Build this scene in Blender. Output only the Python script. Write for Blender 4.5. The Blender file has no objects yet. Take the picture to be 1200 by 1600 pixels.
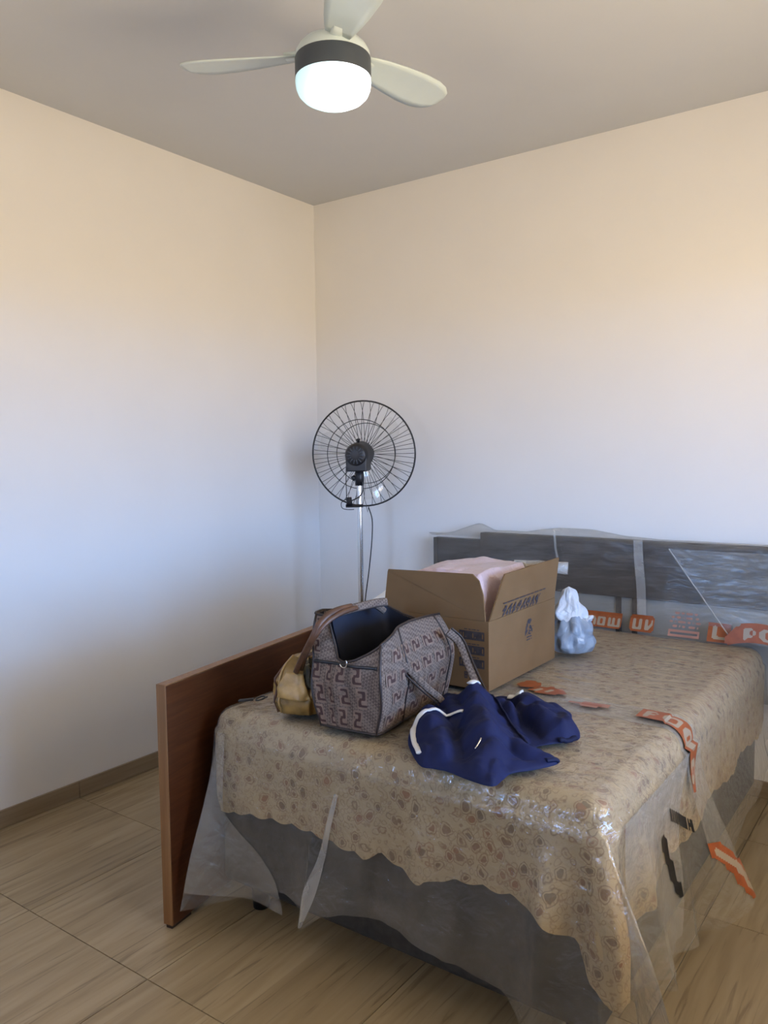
import bpy, bmesh, math, random
from mathutils import Vector, Matrix, noise
random.seed(7)
sc = bpy.context.scene
COL = sc.collection

# ------------------------------------------------------------------ camera
cam_d = bpy.data.cameras.new('camera'); cam = bpy.data.objects.new('camera', cam_d); COL.objects.link(cam)
yaw, pitch, roll = 0.6244755, 0.07098584, -0.0125236
fw = Vector((-math.sin(yaw)*math.cos(pitch), math.cos(yaw)*math.cos(pitch), -math.sin(pitch)))
r0 = Vector((math.cos(yaw), math.sin(yaw), 0)); u0 = r0.cross(fw)
rt = math.cos(roll)*r0 + math.sin(roll)*u0; up = -math.sin(roll)*r0 + math.cos(roll)*u0
m = Matrix((rt, up, -fw)).transposed().to_4x4(); m.translation = Vector((2.898, -3.401, 1.389))
cam.matrix_world = m
cam_d.sensor_fit = 'VERTICAL'; cam_d.sensor_height = 36; cam_d.lens = 1245.87*36/1600; cam_d.clip_start = 0.02
sc.camera = cam

# ------------------------------------------------------------------ daylight
W = bpy.data.worlds.new('world'); sc.world = W; W.use_nodes = True
nt = W.node_tree; nt.nodes.clear()
out = nt.nodes.new('ShaderNodeOutputWorld'); bg = nt.nodes.new('ShaderNodeBackground')
tc = nt.nodes.new('ShaderNodeTexCoord'); sp = nt.nodes.new('ShaderNodeSeparateXYZ')
cr = nt.nodes.new('ShaderNodeValToRGB')
nt.links.new(tc.outputs['Generated'], sp.inputs[0])
mr = nt.nodes.new('ShaderNodeMapRange'); mr.inputs[1].default_value = -0.05; mr.inputs[2].default_value = 0.05
nt.links.new(sp.outputs['Z'], mr.inputs[0]); nt.links.new(mr.outputs[0], cr.inputs[0])
cr.color_ramp.elements[0].color = (0.76, 0.605, 0.41, 1)      # sunlit earth below the horizon
cr.color_ramp.elements[1].color = (0.50, 0.93, 1.78, 1)     # clear sky above
nt.links.new(cr.outputs[0], bg.inputs[0]); bg.inputs[1].default_value = 13.0
nt.links.new(bg.outputs[0], out.inputs[0])
WY0, WY1, WZ0, WZ1 = -2.35, -1.0, 0.88, 2.10                # window opening in wall_right
ROOMX, ROOMY, H = 3.4, -3.9, 2.75
pl = bpy.data.lights.new('window_portal', 'AREA'); pl.shape = 'RECTANGLE'
pl.size = WY1-WY0; pl.size_y = WZ1-WZ0; pl.cycles.is_portal = True
po = bpy.data.objects.new('window_portal', pl); COL.objects.link(po)
po.location = (ROOMX+0.14, (WY0+WY1)/2, (WZ0+WZ1)/2)
po.rotation_euler = Matrix(((0, 0, 1), (1, 0, 0), (0, 1, 0))).to_euler()
VX0, VX1, VZ0, VZ1 = 1.05, 1.55, 1.00, 2.05                 # second opening, in wall_front behind the camera
pl2 = bpy.data.lights.new('window_portal', 'AREA'); pl2.shape = 'RECTANGLE'
pl2.size = VX1-VX0; pl2.size_y = VZ1-VZ0; pl2.cycles.is_portal = True
po2 = bpy.data.objects.new('window_portal', pl2); COL.objects.link(po2)
po2.location = ((VX0+VX1)/2, ROOMY-.14, (VZ0+VZ1)/2)
po2.rotation_euler = Matrix(((1, 0, 0), (0, 0, -1), (0, 1, 0))).to_euler()
sc.view_settings.view_transform = 'Standard'; sc.view_settings.look = 'None'
sc.view_settings.gamma = 1; sc.view_settings.use_curve_mapping = False
sc.view_settings.exposure = 0.60
sc.cycles.max_bounces = 7; sc.cycles.diffuse_bounces = 4; sc.cycles.transparent_max_bounces = 10
sc.cycles.adaptive_threshold = 0.02; sc.cycles.sample_clamp_indirect = 6; sc.cycles.caustics_reflective = False; sc.cycles.caustics_refractive = False

# ------------------------------------------------------------------ helpers
ORG = {}
def tag(o, label=None, cat=None, group=None, kind=None):
    if label: o['label'] = label
    if cat: o['category'] = cat
    if group: o['group'] = group
    if kind: o['kind'] = kind
    return o
def thing(name, loc, label, cat):
    o = bpy.data.objects.new(name, None); COL.objects.link(o); o.location = loc
    o.empty_display_size = .05; ORG[o] = Vector(loc); tag(o, label, cat); return o
def mk(name, vs, fs, mat, parent=None, smooth=False, fm=None, org=None, dedupe=False):
    me = bpy.data.meshes.new(name)
    vs = [Vector(v) for v in vs]
    if parent is not None: o0 = ORG[parent]
    elif org is not None: o0 = Vector(org)
    else:
        lo = [min(v[i] for v in vs) for i in range(3)]; hi = [max(v[i] for v in vs) for i in range(3)]
        o0 = Vector(((lo[0]+hi[0])/2, (lo[1]+hi[1])/2, lo[2]))
    me.from_pydata([v-o0 for v in vs], [], fs)
    mats = mat if isinstance(mat, (list, tuple)) else [mat]
    for q in mats: me.materials.append(q)
    if fm: me.polygons.foreach_set('material_index', fm)
    if smooth: me.polygons.foreach_set('use_smooth', [True]*len(me.polygons))
    if dedupe:
        bm = bmesh.new(); bm.from_mesh(me); bmesh.ops.remove_doubles(bm, verts=bm.verts, dist=1e-5)
        bmesh.ops.recalc_face_normals(bm, faces=bm.faces); bm.to_mesh(me); bm.free()
    me.update()
    o = bpy.data.objects.new(name, me); COL.objects.link(o); ORG[o] = o0
    if parent is not None: o.parent = parent
    else: o.location = o0
    return o
class MB:
    def __init__(s): s.v = []; s.f = []; s.m = []
    def add(s, vs, fs, mi=0):
        n = len(s.v); s.v += [Vector(v) for v in vs]; s.f += [[i+n for i in f] for f in fs]; s.m += [mi]*len(fs); return s
    def box(s, lo, hi, mi=0):
        x0, y0, z0 = lo; x1, y1, z1 = hi
        return s.add([(x0,y0,z0),(x1,y0,z0),(x1,y1,z0),(x0,y1,z0),(x0,y0,z1),(x1,y0,z1),(x1,y1,z1),(x0,y1,z1)],
              [(0,3,2,1),(4,5,6,7),(0,1,5,4),(1,2,6,5),(2,3,7,6),(3,0,4,7)], mi)
    def tube(s, pts, r, n=8, closed=False, mi=0, flat=1.0, upv=None):
        pts = [Vector(p) for p in pts]; k = len(pts); vs = []; prev = None
        for i, p in enumerate(pts):
            a = pts[(i-1) % k] if (closed or i > 0) else p
            b = pts[(i+1) % k] if (closed or i < k-1) else p
            t = (b-a).normalized()
            ref = upv if upv is not None else prev
            if ref is None: ref = Vector((0,0,1)) if abs(t.z) < .9 else Vector((1,0,0))
            x = t.cross(Vector(ref)); 
            if x.length < 1e-6: x = t.orthogonal()
            x.normalize(); y = x.cross(t).normalized(); prev = y
            rr = r[i] if isinstance(r, (list, tuple)) else r
            for j in range(n):
                q = 2*math.pi*j/n; vs.append(p + x*math.cos(q)*rr + y*math.sin(q)*rr*flat)
        fs = []
        for i in range(k if closed else k-1):
            for j in range(n):
                fs.append((i*n+j, i*n+(j+1) % n, ((i+1) % k)*n+(j+1) % n, ((i+1) % k)*n+j))
        if not closed: fs += [tuple(range(n-1, -1, -1)), tuple((k-1)*n+j for j in range(n))]
        return s.add(vs, fs, mi)
    def lathe(s, prof, c, n=32, axis=None, mi=0):
        c = Vector(c); z = Vector(axis or (0,0,1)).normalized(); x = z.orthogonal().normalized(); y = z.cross(x); vs = []
        for (r, h) in prof:
            for j in range(n):
                q = 2*math.pi*j/n; vs.append(c + z*h + (x*math.cos(q)+y*math.sin(q))*r)
        fs = [(i*n+j, i*n+(j+1) % n, (i+1)*n+(j+1) % n, (i+1)*n+j) for i in range(len(prof)-1) for j in range(n)]
        return s.add(vs, fs, mi)
    def grid(s, fn, nu, nv, closed_u=False, mi=0, keep=None):
        vs = [fn(i/(nu if closed_u else nu), j/nv) for j in range(nv+1) for i in range(nu if closed_u else nu+1)]
        w = nu if closed_u else nu+1
        fs = [(j*w+i, j*w+(i+1) % w, (j+1)*w+(i+1) % w, (j+1)*w+i) for j in range(nv) for i in range(nu)
              if keep is None or keep(i, j)]
        return s.add(vs, fs, mi)
    def build(s, name, mat, parent=None, smooth=False, org=None, dedupe=False, bevel=0, sub=0, solid=0):
        o = mk(name, s.v, s.f, mat, parent, smooth, s.m if isinstance(mat, (list, tuple)) else None, org, dedupe)
        if solid:
            md = o.modifiers.new('solid', 'SOLIDIFY'); md.thickness = solid; md.offset = 1
        if bevel:
            md = o.modifiers.new('bevel', 'BEVEL'); md.width = bevel; md.segments = 2; md.limit_method = 'ANGLE'
        if sub:
            md = o.modifiers.new('sub', 'SUBSURF'); md.levels = sub; md.render_levels = sub
        return o
def nz(x, y, z=0.0): return noise.noise(Vector((x, y, z)))
def lerp(a, b, t): return a+(b-a)*t
def sstep(a, b, x):
    t = max(0.0, min(1.0, (x-a)/(b-a))); return t*t*(3-2*t)
def interp(tab, x):
    if x <= tab[0][0]: return tab[0][1]
    for (a, b), (c, d) in zip(tab, tab[1:]):
        if x <= c: return lerp(b, d, (x-a)/(c-a))
    return tab[-1][1]

# ------------------------------------------------------------------ materials
class NT:
    def __init__(s, name):
        s.mat = bpy.data.materials.new(name); s.mat.use_nodes = True; s.t = s.mat.node_tree; s.n = s.t.nodes
        s.p = s.n['Principled BSDF']; s.o = s.n['Material Output']
    def new(s, ty, **kw):
        q = s.n.new(ty)
        for k, v in kw.items(): setattr(q, k, v)
        return q
    def link(s, a, b): s.t.links.new(a, b)
    def coords(s, scale=(1,1,1), kind='Object', rot=(0,0,0)):
        t = s.new('ShaderNodeTexCoord'); mp = s.new('ShaderNodeMapping')
        mp.inputs['Scale'].default_value = scale; mp.inputs['Rotation'].default_value = rot
        s.link(t.outputs[kind], mp.inputs[0]); return mp.outputs[0]
    def noise(s, vec, scale, detail=3, dist=0.0):
        q = s.new('ShaderNodeTexNoise'); q.inputs['Scale'].default_value = scale; q.inputs['Detail'].default_value = detail
        q.inputs['Distortion'].default_value = dist; s.link(vec, q.inputs['Vector']); return q.outputs['Fac']
    def ramp(s, fac, stops):
        q = s.new('ShaderNodeValToRGB'); e = q.color_ramp.elements
        while len(e) < len(stops): e.new(.5)
        for k, (p, c) in enumerate(stops):
            e[k].position = p; e[k].color = (*c, 1) if len(c) == 3 else c
        s.link(fac, q.inputs[0]); return q.outputs[0]
    def mix(s, fac, a, b, blend='MIX'):
        q = s.new('ShaderNodeMix', data_type='RGBA', blend_type=blend)
        for sock, v in ((q.inputs[0], fac), (q.inputs[6], a), (q.inputs[7], b)):
            if hasattr(v, 'is_linked'): s.link(v, sock)
            elif isinstance(v, (int, float)): sock.default_value = v
            else: sock.default_value = (*v, 1)
        return q.outputs[2]
    def math(s, op, a, b=None):
        q = s.new('ShaderNodeMath', operation=op)
        for k, v in enumerate((a, b)):
            if v is None: continue
            if hasattr(v, 'is_linked'): s.link(v, q.inputs[k])
            else: q.inputs[k].default_value = v
        return q.outputs[0]
    def bump(s, h, strength=.3, dist=.005, target=None):
        q = s.new('ShaderNodeBump'); q.inputs['Strength'].default_value = strength; q.inputs['Distance'].default_value = dist
        s.link(h, q.inputs['Height']); s.link(q.outputs[0], (target or s.p).inputs['Normal']); return q.outputs[0]
    def base(s, c, rough=.6, metal=0.0, spec=.5):
        if hasattr(c, 'is_linked'): s.link(c, s.p.inputs['Base Color'])
        else: s.p.inputs['Base Color'].default_value = (*c, 1)
        s.p.inputs['Roughness'].default_value = rough; s.p.inputs['Metallic'].default_value = metal
        s.p.inputs['Specular IOR Level'].default_value = spec; return s
def simple(name, c, rough=.6, metal=0.0, var=.08, scale=12, bump=0.0, bscale=60, spec=.5):
    t = NT(name); v = t.coords(); n = t.noise(v, scale)
    a = tuple(max(0, x*(1-var)) for x in c); b = tuple(x*(1+var) for x in c)
    t.base(t.ramp(n, [(.3, a), (.7, b)]), rough, metal, spec)
    if bump: t.bump(t.noise(v, bscale, 4), bump, .003)
    return t.mat
M = {}
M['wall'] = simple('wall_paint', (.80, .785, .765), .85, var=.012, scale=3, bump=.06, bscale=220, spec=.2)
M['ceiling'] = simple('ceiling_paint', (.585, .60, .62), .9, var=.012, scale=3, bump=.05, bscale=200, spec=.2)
M['grout'] = simple('grout', (.17, .13, .08), .9)
M['white_plastic'] = simple('white_plastic', (.60, .69, .71), .35, var=.02)  # white with the lamp's cyan glow tinted into the colour
M['dark_plastic'] = simple('charcoal_plastic', (.055, .068, .088), .45, var=.1)
M['black_plastic'] = simple('black_plastic', (.012, .012, .015), .42, var=.1)
M['black_wire'] = simple('black_wire', (.010, .009, .009), .4, var=.1)
M['chrome'] = simple('chrome', (.78, .79, .80), .16, 1.0, var=.02)
M['steel'] = simple('steel_ring', (.75, .75, .75), .2, 1.0, var=.02)
M['aluminium'] = simple('window_frame_white', (.75, .75, .74), .4, var=.02)
M['bed_fabric'] = simple('grey_bed_fabric', (.030, .030, .030), .95, var=.2, scale=40, bump=.3, bscale=500)
M['mattress'] = simple('mattress_ticking', (.55, .52, .45), .9)
M['board_edge'] = None
M['navy_lining'] = simple('navy_lining', (.006, .009, .022), .7, var=.3)
M['piping'] = simple('dark_brown_piping', (.028, .017, .014), .5, var=.2)
M['motif'] = simple('brown_motif', (.050, .020, .015), .75, var=.25, scale=60)
M['motif_light'] = simple('tan_motif_edge', (.20, .135, .10), .8, var=.2, scale=60)
M['gold'] = simple('gold_leatherette', (.27, .16, .045), .42, var=.45, scale=18, bump=.5, bscale=45)
M['gold_light'] = simple('light_gold_leatherette', (.46, .29, .10), .45, var=.3, scale=25, bump=.4, bscale=70)
M['strap_brown'] = simple('brown_leather', (.10, .042, .020), .5, var=.35, scale=40, bump=.2)
M['jacket'] = simple('royal_blue_jersey', (.0030, .0085, .056), .72, var=.18, scale=16, bump=.15, bscale=300, spec=.3)
M['jacket_dark'] = simple('navy_jersey', (.004, .008, .040), .75, var=.2, spec=.3)
M['white_fabric'] = simple('white_fabric', (.66, .66, .66), .8, var=.05)
M['paper'] = simple('white_paper', (.88, .87, .84), .8, var=.02)
M['orange'] = simple('orange_print', (.29, .072, .018), .4, var=.15, scale=40)
M['cream'] = simple('cream_print', (.34, .28, .21), .4, var=.06)
M['black_ink'] = simple('black_ink', (.010, .010, .010), .4, var=.2)
M['red_ink'] = simple('faded_red_ink', (.33, .16, .12), .5, var=.2)
M['ink_brown'] = simple('box_ink', (.045, .035, .038), .8, var=.3, scale=80)
M['shade_grey'] = simple('shade_grey', (.27, .265, .255), .8, var=.05)  # grey that imitates the shade below the headboard
M['dark_headboard'] = None
# lamp glass
t = NT('lamp_glass'); t.base((.4, .45, .45), .25)
gt = t.new('ShaderNodeTexCoord'); gd = t.new('ShaderNodeVectorMath', operation='DISTANCE'); gd.inputs[1].default_value = (.060, .010, -.385)
t.link(gt.outputs['Object'], gd.inputs[0])
rc = t.ramp(gd.outputs['Value'], [(.075, (1, 1, 1)), (.105, (.42, .58, .61)), (.135, (.22, .34, .36)), (.165, (.12, .20, .22))])
t.link(rc, t.p.inputs['Emission Color']); t.p.inputs['Emission Strength'].default_value = 1.9; M['lamp'] = t.mat
# cardboard
t = NT('cardboard'); v = t.coords(); n1 = t.noise(v, 5, 3); v2 = t.coords((2, 2, 90)); n2 = t.noise(v2, 3, 2)
c = t.ramp(n1, [(.3, (.175, .098, .042)), (.7, (.215, .125, .058))]); c = t.mix(t.math('MULTIPLY', n2, .18), c, (.15, .08, .035))
t.base(c, .85, spec=.2); t.bump(n2, .06, .002); M['cardboard'] = t.mat
# wooden board (reddish veneer) and its lighter edge
def wood(name, ca, cb, cc, scale, rough):
    t = NT(name); v = t.coords(scale); n = t.noise(v, 2.0, 5, .6); n2 = t.noise(v, 9.0, 4, .2)
    c = t.ramp(n, [(.25, ca), (.5, cb), (.75, cc)]); c = t.mix(t.math('MULTIPLY', n2, .35), c, ca)
    t.base(c, rough); t.bump(n2, .05, .002); return t.mat
M['board'] = wood('mahogany_veneer', (.060, .018, .006), (.092, .029, .009), (.125, .043, .014), (3, 3, 40), .36)
M['board_edge'] = wood('lighter_board_edge', (.19, .090, .034), (.25, .125, .050), (.31, .17, .075), (30, 30, 1.2), .5)
M['dark_headboard'] = wood('dark_wenge', (.028, .020, .015), (.040, .029, .022), (.058, .044, .034), (2, 40, 40), .5)
# floor tile: printed planks running along y
t = NT('wood_look_tile'); oi = t.new('ShaderNodeObjectInfo'); tcn = t.new('ShaderNodeTexCoord')
off = t.new('ShaderNodeVectorMath', operation='MULTIPLY_ADD'); off.inputs[1].default_value = (1, 1, 1)
cmb = t.new('ShaderNodeCombineXYZ'); k1 = t.math('MULTIPLY', oi.outputs['Random'], 37.0); t.link(k1, cmb.inputs[1]); t.link(k1, cmb.inputs[2])
t.link(tcn.outputs['Object'], off.inputs[0]); t.link(cmb.outputs[0], off.inputs[2])
sx = t.new('ShaderNodeSeparateXYZ'); t.link(tcn.outputs['Object'], sx.inputs[0])
plank = t.math('FLOOR', t.math('DIVIDE', t.math('ADD', sx.outputs['X'], 5.0), .143))
wn = t.new('ShaderNodeTexWhiteNoise', noise_dimensions='2D'); cb2 = t.new('ShaderNodeCombineXYZ')
t.link(plank, cb2.inputs[0]); t.link(k1, cb2.inputs[1]); t.link(cb2.outputs[0], wn.inputs['Vector'])
mp = t.new('ShaderNodeMapping'); mp.inputs['Scale'].default_value = (16, 1.3, 1); t.link(off.outputs[0], mp.inputs[0])
g1 = t.noise(mp.outputs[0], 1.6, 5, .8)
mp2 = t.new('ShaderNodeMapping'); mp2.inputs['Scale'].default_value = (34, 1.5, 1); t.link(off.outputs[0], mp2.inputs[0])
g2 = t.noise(mp2.outputs[0], 1.5, 6, 1.2)
c = t.ramp(g1, [(.30, (.29, .218, .125)), (.5, (.37, .285, .17)), (.72, (.43, .34, .215))])
c = t.mix(t.math('MULTIPLY', wn.outputs['Value'], .38), c, (.26, .195, .115))
st = t.ramp(g2, [(.0, (1, 1, 1)), (.33, (1, 1, 1)), (.42, (0, 0, 0)), (1, (0, 0, 0))])
c = t.mix(t.math('MULTIPLY', st, .45), c, (.085, .056, .030))
t.base(c, .42, spec=.4); t.bump(g2, .05, .002); M['tile'] = t.mat
t = NT('baseboard_tile'); v = t.coords((2, 1.2, 30)); n = t.noise(v, 2, 4)
t.base(t.ramp(n, [(.3, (.25, .185, .115)), (.7, (.33, .255, .17))]), .45); M['base_tile'] = t.mat
# floral sheet
t = NT('floral_sheet'); v = t.coords(); dn = t.new('ShaderNodeTexNoise'); dn.inputs['Scale'].default_value = 26; t.link(v, dn.inputs['Vector'])
ad = t.new('ShaderNodeVectorMath', operation='MULTIPLY_ADD'); ad.inputs[1].default_value = (.032, .032, .032)
t.link(dn.outputs['Color'], ad.inputs[0]); t.link(v, ad.inputs[2])
vo = t.new('ShaderNodeTexVoronoi'); vo.inputs['Scale'].default_value = 27; t.link(ad.outputs[0], vo.inputs['Vector'])
vo2 = t.new('ShaderNodeTexVoronoi'); vo2.inputs['Scale'].default_value = 58; t.link(ad.outputs[0], vo2.inputs['Vector'])
sh = t.new('ShaderNodeSeparateColor'); t.link(vo.outputs['Color'], sh.inputs[0])
leafc = t.ramp(sh.outputs[0], [(0, (.17, .080, .034)), (.35, (.13, .085, .045)), (.6, (.26, .100, .042)), (.8, (.17, .12, .068)), (1, (.22, .075, .030))])
basec = t.ramp(t.noise(v, 9, 3), [(.3, (.38, .285, .160)), (.7, (.45, .345, .20))])
m1 = t.ramp(vo.outputs['Distance'], [(0, (1, 1, 1)), (.24, (1, 1, 1)), (.29, (.1, .1, .1)), (.35, (.1, .1, .1)), (.39, (.85, .85, .85)), (.46, (0, 0, 0))])
on = t.ramp(sh.outputs[1], [(.10, (0, 0, 0)), (.14, (1, 1, 1))])
c = t.mix(t.math('MULTIPLY', t.math('MULTIPLY', m1, on), .82), basec, leafc)
m2 = t.ramp(vo2.outputs['Distance'], [(.30, (0, 0, 0)), (.36, (1, 1, 1)), (.44, (1, 1, 1)), (.5, (0, 0, 0))])
c = t.mix(t.math('MULTIPLY', m2, .5), c, (.24, .15, .08))
t.base(c, .8, spec=.25); t.bump(t.noise(v, 260, 2), .12, .001); M['sheet'] = t.mat
# plastic film
def film(name, haze, tint=(.66, .64, .60), rough=.22, var=.25, bscale=26, bstr=.55, aniso=(1, 1, 1)):
    t = NT(name); v = t.coords(aniso); n = t.noise(v, bscale, 4, .8); n2 = t.noise(v, 6, 3, 1.0)
    t.base(tint, .45, spec=.3); b = t.bump(n, bstr, .012)
    tr = t.new('ShaderNodeBsdfTransparent'); tr.inputs[0].default_value = (.97, .97, .96, 1)
    gl = t.new('ShaderNodeBsdfGlossy'); gl.inputs['Roughness'].default_value = rough; t.link(b, gl.inputs['Normal'])
    fr = t.new('ShaderNodeLayerWeight'); fr.inputs[0].default_value = .5; t.link(b, fr.inputs['Normal'])
    fac2 = t.math('ADD', t.math('MULTIPLY', t.math('POWER', fr.outputs['Facing'], 3.0), .38), .055)
    f1 = t.new('ShaderNodeClamp')
    a1 = t.math('ADD', t.math('MULTIPLY', t.math('SUBTRACT', n2, .5), var), t.math('ADD', t.math('MULTIPLY', t.math('POWER', fr.outputs['Facing'], 2.0), .22), haze)); t.link(a1, f1.inputs[0])
    m1 = t.new('ShaderNodeMixShader'); t.link(f1.outputs[0], m1.inputs[0]); t.link(tr.outputs[0], m1.inputs[1]); t.link(t.p.outputs[0], m1.inputs[2])
    m2 = t.new('ShaderNodeMixShader'); t.link(fac2, m2.inputs[0]); t.link(m1.outputs[0], m2.inputs[1]); t.link(gl.outputs[0], m2.inputs[2])
    t.link(m2.outputs[0], t.o.inputs['Surface']); return t.mat
M['film'] = film('clear_plastic_film', .10, tint=(.54, .52, .47), rough=.12, var=.26, bstr=.75)
M['film_head'] = film('crinkled_plastic_film', .10, var=.2, bscale=11, bstr=.8, aniso=(1.2, 5, 3))
M['film_board'] = film('headboard_plastic_film', .07, var=.2, bscale=14, bstr=.5, aniso=(1, 2, 4))
M['film_milky'] = film('slightly_milky_plastic_film', .20, tint=(.58, .56, .52), var=.25)
M['film_white'] = film('milky_plastic_film', .34, var=.2)
M['clear'] = film('clear_acrylic', .05, tint=(.8, .85, .85), rough=.1, var=.05, bstr=0)
M['bag_blue'] = film('blue_white_carrier_plastic', .80, tint=(.33, .41, .52), rough=.3, var=.3, bscale=40)
M['bag_white'] = film('white_carrier_plastic', .9, tint=(.62, .66, .72), rough=.3, var=.2, bscale=40)
M['pink'] = film('pink_plastic', .93, tint=(.62, .47, .49), rough=.3, var=.1, bscale=30)
# bag canvas
t = NT('woven_canvas'); v = t.coords((1, 1, 1), rot=(.6, .5, .78)); ck = t.new('ShaderNodeTexChecker'); ck.inputs['Scale'].default_value = 150
t.link(v, ck.inputs[0]); ck.inputs['Color1'].default_value = (.225, .168, .130, 1); ck.inputs['Color2'].default_value = (.085, .058, .044, 1)
c = t.mix(.35, ck.outputs['Color'], t.ramp(t.noise(v, 14, 3), [(.3, (.12, .09, .075)), (.7, (.18, .14, .12))]))
t.base(c, .85, spec=.25); M['canvas'] = t.mat
# floral cloth in the far gap
t = NT('red_floral_cloth'); v = t.coords(); vo = t.new('ShaderNodeTexVoronoi'); vo.inputs['Scale'].default_value = 60; t.link(v, vo.inputs['Vector'])
s3 = t.new('ShaderNodeSeparateColor'); t.link(vo.outputs['Color'], s3.inputs[0])
t.base(t.ramp(s3.outputs[0], [(0, (.30, .03, .03)), (.45, (.42, .36, .24)), (.7, (.16, .05, .05)), (1, (.5, .25, .25))]), .8); M['red_floral'] = t.mat
t = NT('camouflage_cloth'); v = t.coords(); n = t.noise(v, 30, 2, 1.0)
t.base(t.ramp(n, [(.36, (.018, .018, .010)), (.42, (.05, .045, .02)), (.55, (.03, .02, .012)), (.62, (.24, .20, .12))]), .75); M['camo'] = t.mat

# ------------------------------------------------------------------ room shell
def struct(o): o['kind'] = 'structure'; return o
fl = bpy.data.objects.new('floor', None)
floor = struct(MB().box((0, ROOMY, -.10), (ROOMX, 0, -.004)).build('floor', M['grout'], org=(0, 0, 0)))
TS = .572; gap = .0014
cache = {}
xs = [.038+TS*k for k in range(-1, 7)]; ys = [-2.127+TS*k for k in range(-4, 5)]
for xa in xs:
    for ya in ys:
        x0, x1 = max(0, xa)+gap, min(ROOMX, xa+TS)-gap; y0, y1 = max(ROOMY, ya)+gap, min(0, ya+TS)-gap
        if x1-x0 < .01 or y1-y0 < .01: continue
        key = (round(x1-x0, 3), round(y1-y0, 3))
        if key not in cache:
            o = MB().box((0, 0, -.006), (x1-x0, y1-y0, 0)).build('floor_tile', M['tile'], org=(0, 0, 0))
            cache[key] = o.data
        else:
            o = bpy.data.objects.new('floor_tile', cache[key]); COL.objects.link(o)
        o.parent = floor; o.location = (x0, y0, 0)
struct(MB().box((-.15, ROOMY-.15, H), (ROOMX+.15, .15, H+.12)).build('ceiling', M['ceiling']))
struct(MB().box((-.15, ROOMY-.15, -.1), (0, .15, H)).build('wall_left', M['wall']))
struct(MB().box((0, 0, -.1), (ROOMX, .15, H)).build('wall_back', M['wall']))
b = MB(); ya, yb = ROOMY-.15, ROOMY
b.box((0, ya, -.1), (ROOMX, yb, VZ0)); b.box((0, ya, VZ1), (ROOMX, yb, H)); b.box((0, ya, VZ0), (VX0, yb, VZ1)); b.box((VX1, ya, VZ0), (ROOMX, yb, VZ1))
struct(b.build('wall_front', M['wall']))
b = MB(); w = .04; fy0, fy1 = ROOMY-.10, ROOMY-.05
b.box((VX0, fy0, VZ0), (VX1, fy1, VZ0+w)); b.box((VX0, fy0, VZ1-w), (VX1, fy1, VZ1)); b.box((VX0, fy0, VZ0+w), (VX0+w, fy1, VZ1-w)); b.box((VX1-w, fy0, VZ0+w), (VX1, fy1, VZ1-w))
win2 = struct(b.build('window_2', M['aluminium']))
MB().box(((VX0+VX1)/2-.025, fy0+.005, VZ0+w), ((VX0+VX1)/2+.025, fy1-.005, VZ1-w)).build('mullion', M['aluminium'], win2)
b = MB(); xa, xb = ROOMX, ROOMX+.15
b.box((xa, ROOMY-.15, -.1), (xb, .15, WZ0)); b.box((xa, ROOMY-.15, WZ1), (xb, .15, H))
b.box((xa, ROOMY-.15, WZ0), (xb, WY0, WZ1)); b.box((xa, WY1, WZ0), (xb, .15, WZ1))
struct(b.build('wall_right', M['wall']))
b = MB(); fx0, fx1 = ROOMX+.05, ROOMX+.10; w = .04
b.box((fx0, WY0, WZ0), (fx1, WY1, WZ0+w)); b.box((fx0, WY0, WZ1-w), (fx1, WY1, WZ1))
b.box((fx0, WY0, WZ0+w), (fx1, WY0+w, WZ1-w)); b.box((fx0, WY1-w, WZ0+w), (fx1, WY1, WZ1-w))
win = struct(b.build('window_1', M['aluminium']))
ym = (WY0+WY1)/2
MB().box((fx0+.005, ym-.03, WZ0+w), (fx1-.005, ym+.03, WZ1-w)).build('mullion', M['aluminium'], win)
MB().box((xa-.03, WY0-.03, WZ0-.03), (xa+.05, WY1+.03, WZ0)).build('window_sill', M['wall'], win)
struct(MB().box((ROOMX+.16, ROOMY-.8, 2.16), (ROOMX+2.60, .9, 2.26)).build('added_shade_roof', M['ceiling']))  # unseen slab added to keep high skylight off the bed
struct(MB().box((-.9, ROOMY-2.2, 2.16), (ROOMX+.15, ROOMY-.16, 2.26)).build('added_shade_roof', M['ceiling']))  # unseen slab added to limit light through the second opening
# tiled skirting
def skirting(name, ax, lo, hi, joints, side):
    b = MB()
    root = None
    js = [lo]+[j for j in joints if lo < j < hi]+[hi]
    core = MB().box((0.0, lo, 0) if ax == 'y' else (lo, -.006, 0), (.006, hi, .068) if ax == 'y' else (hi, 0, .068))
    root = struct(core.build('baseboard_'+side, M['grout']))
    for a, c in zip(js, js[1:]):
        q = MB().box((.0005, a+.001, .001), (.011, c-.001, .070)) if ax == 'y' else MB().box((a+.001, -.011, .001), (c-.001, -.0005, .070))
        q.build('skirting_tile', M['base_tile'], root, bevel=.001)
skirting('b', 'y', ROOMY, -.012, [-1.556+TS*k for k in range(-4, 3)], 'left')
skirting('b', 'x', 0.0, ROOMX, [.038+TS*k for k in range(0, 6)], 'back')

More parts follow.
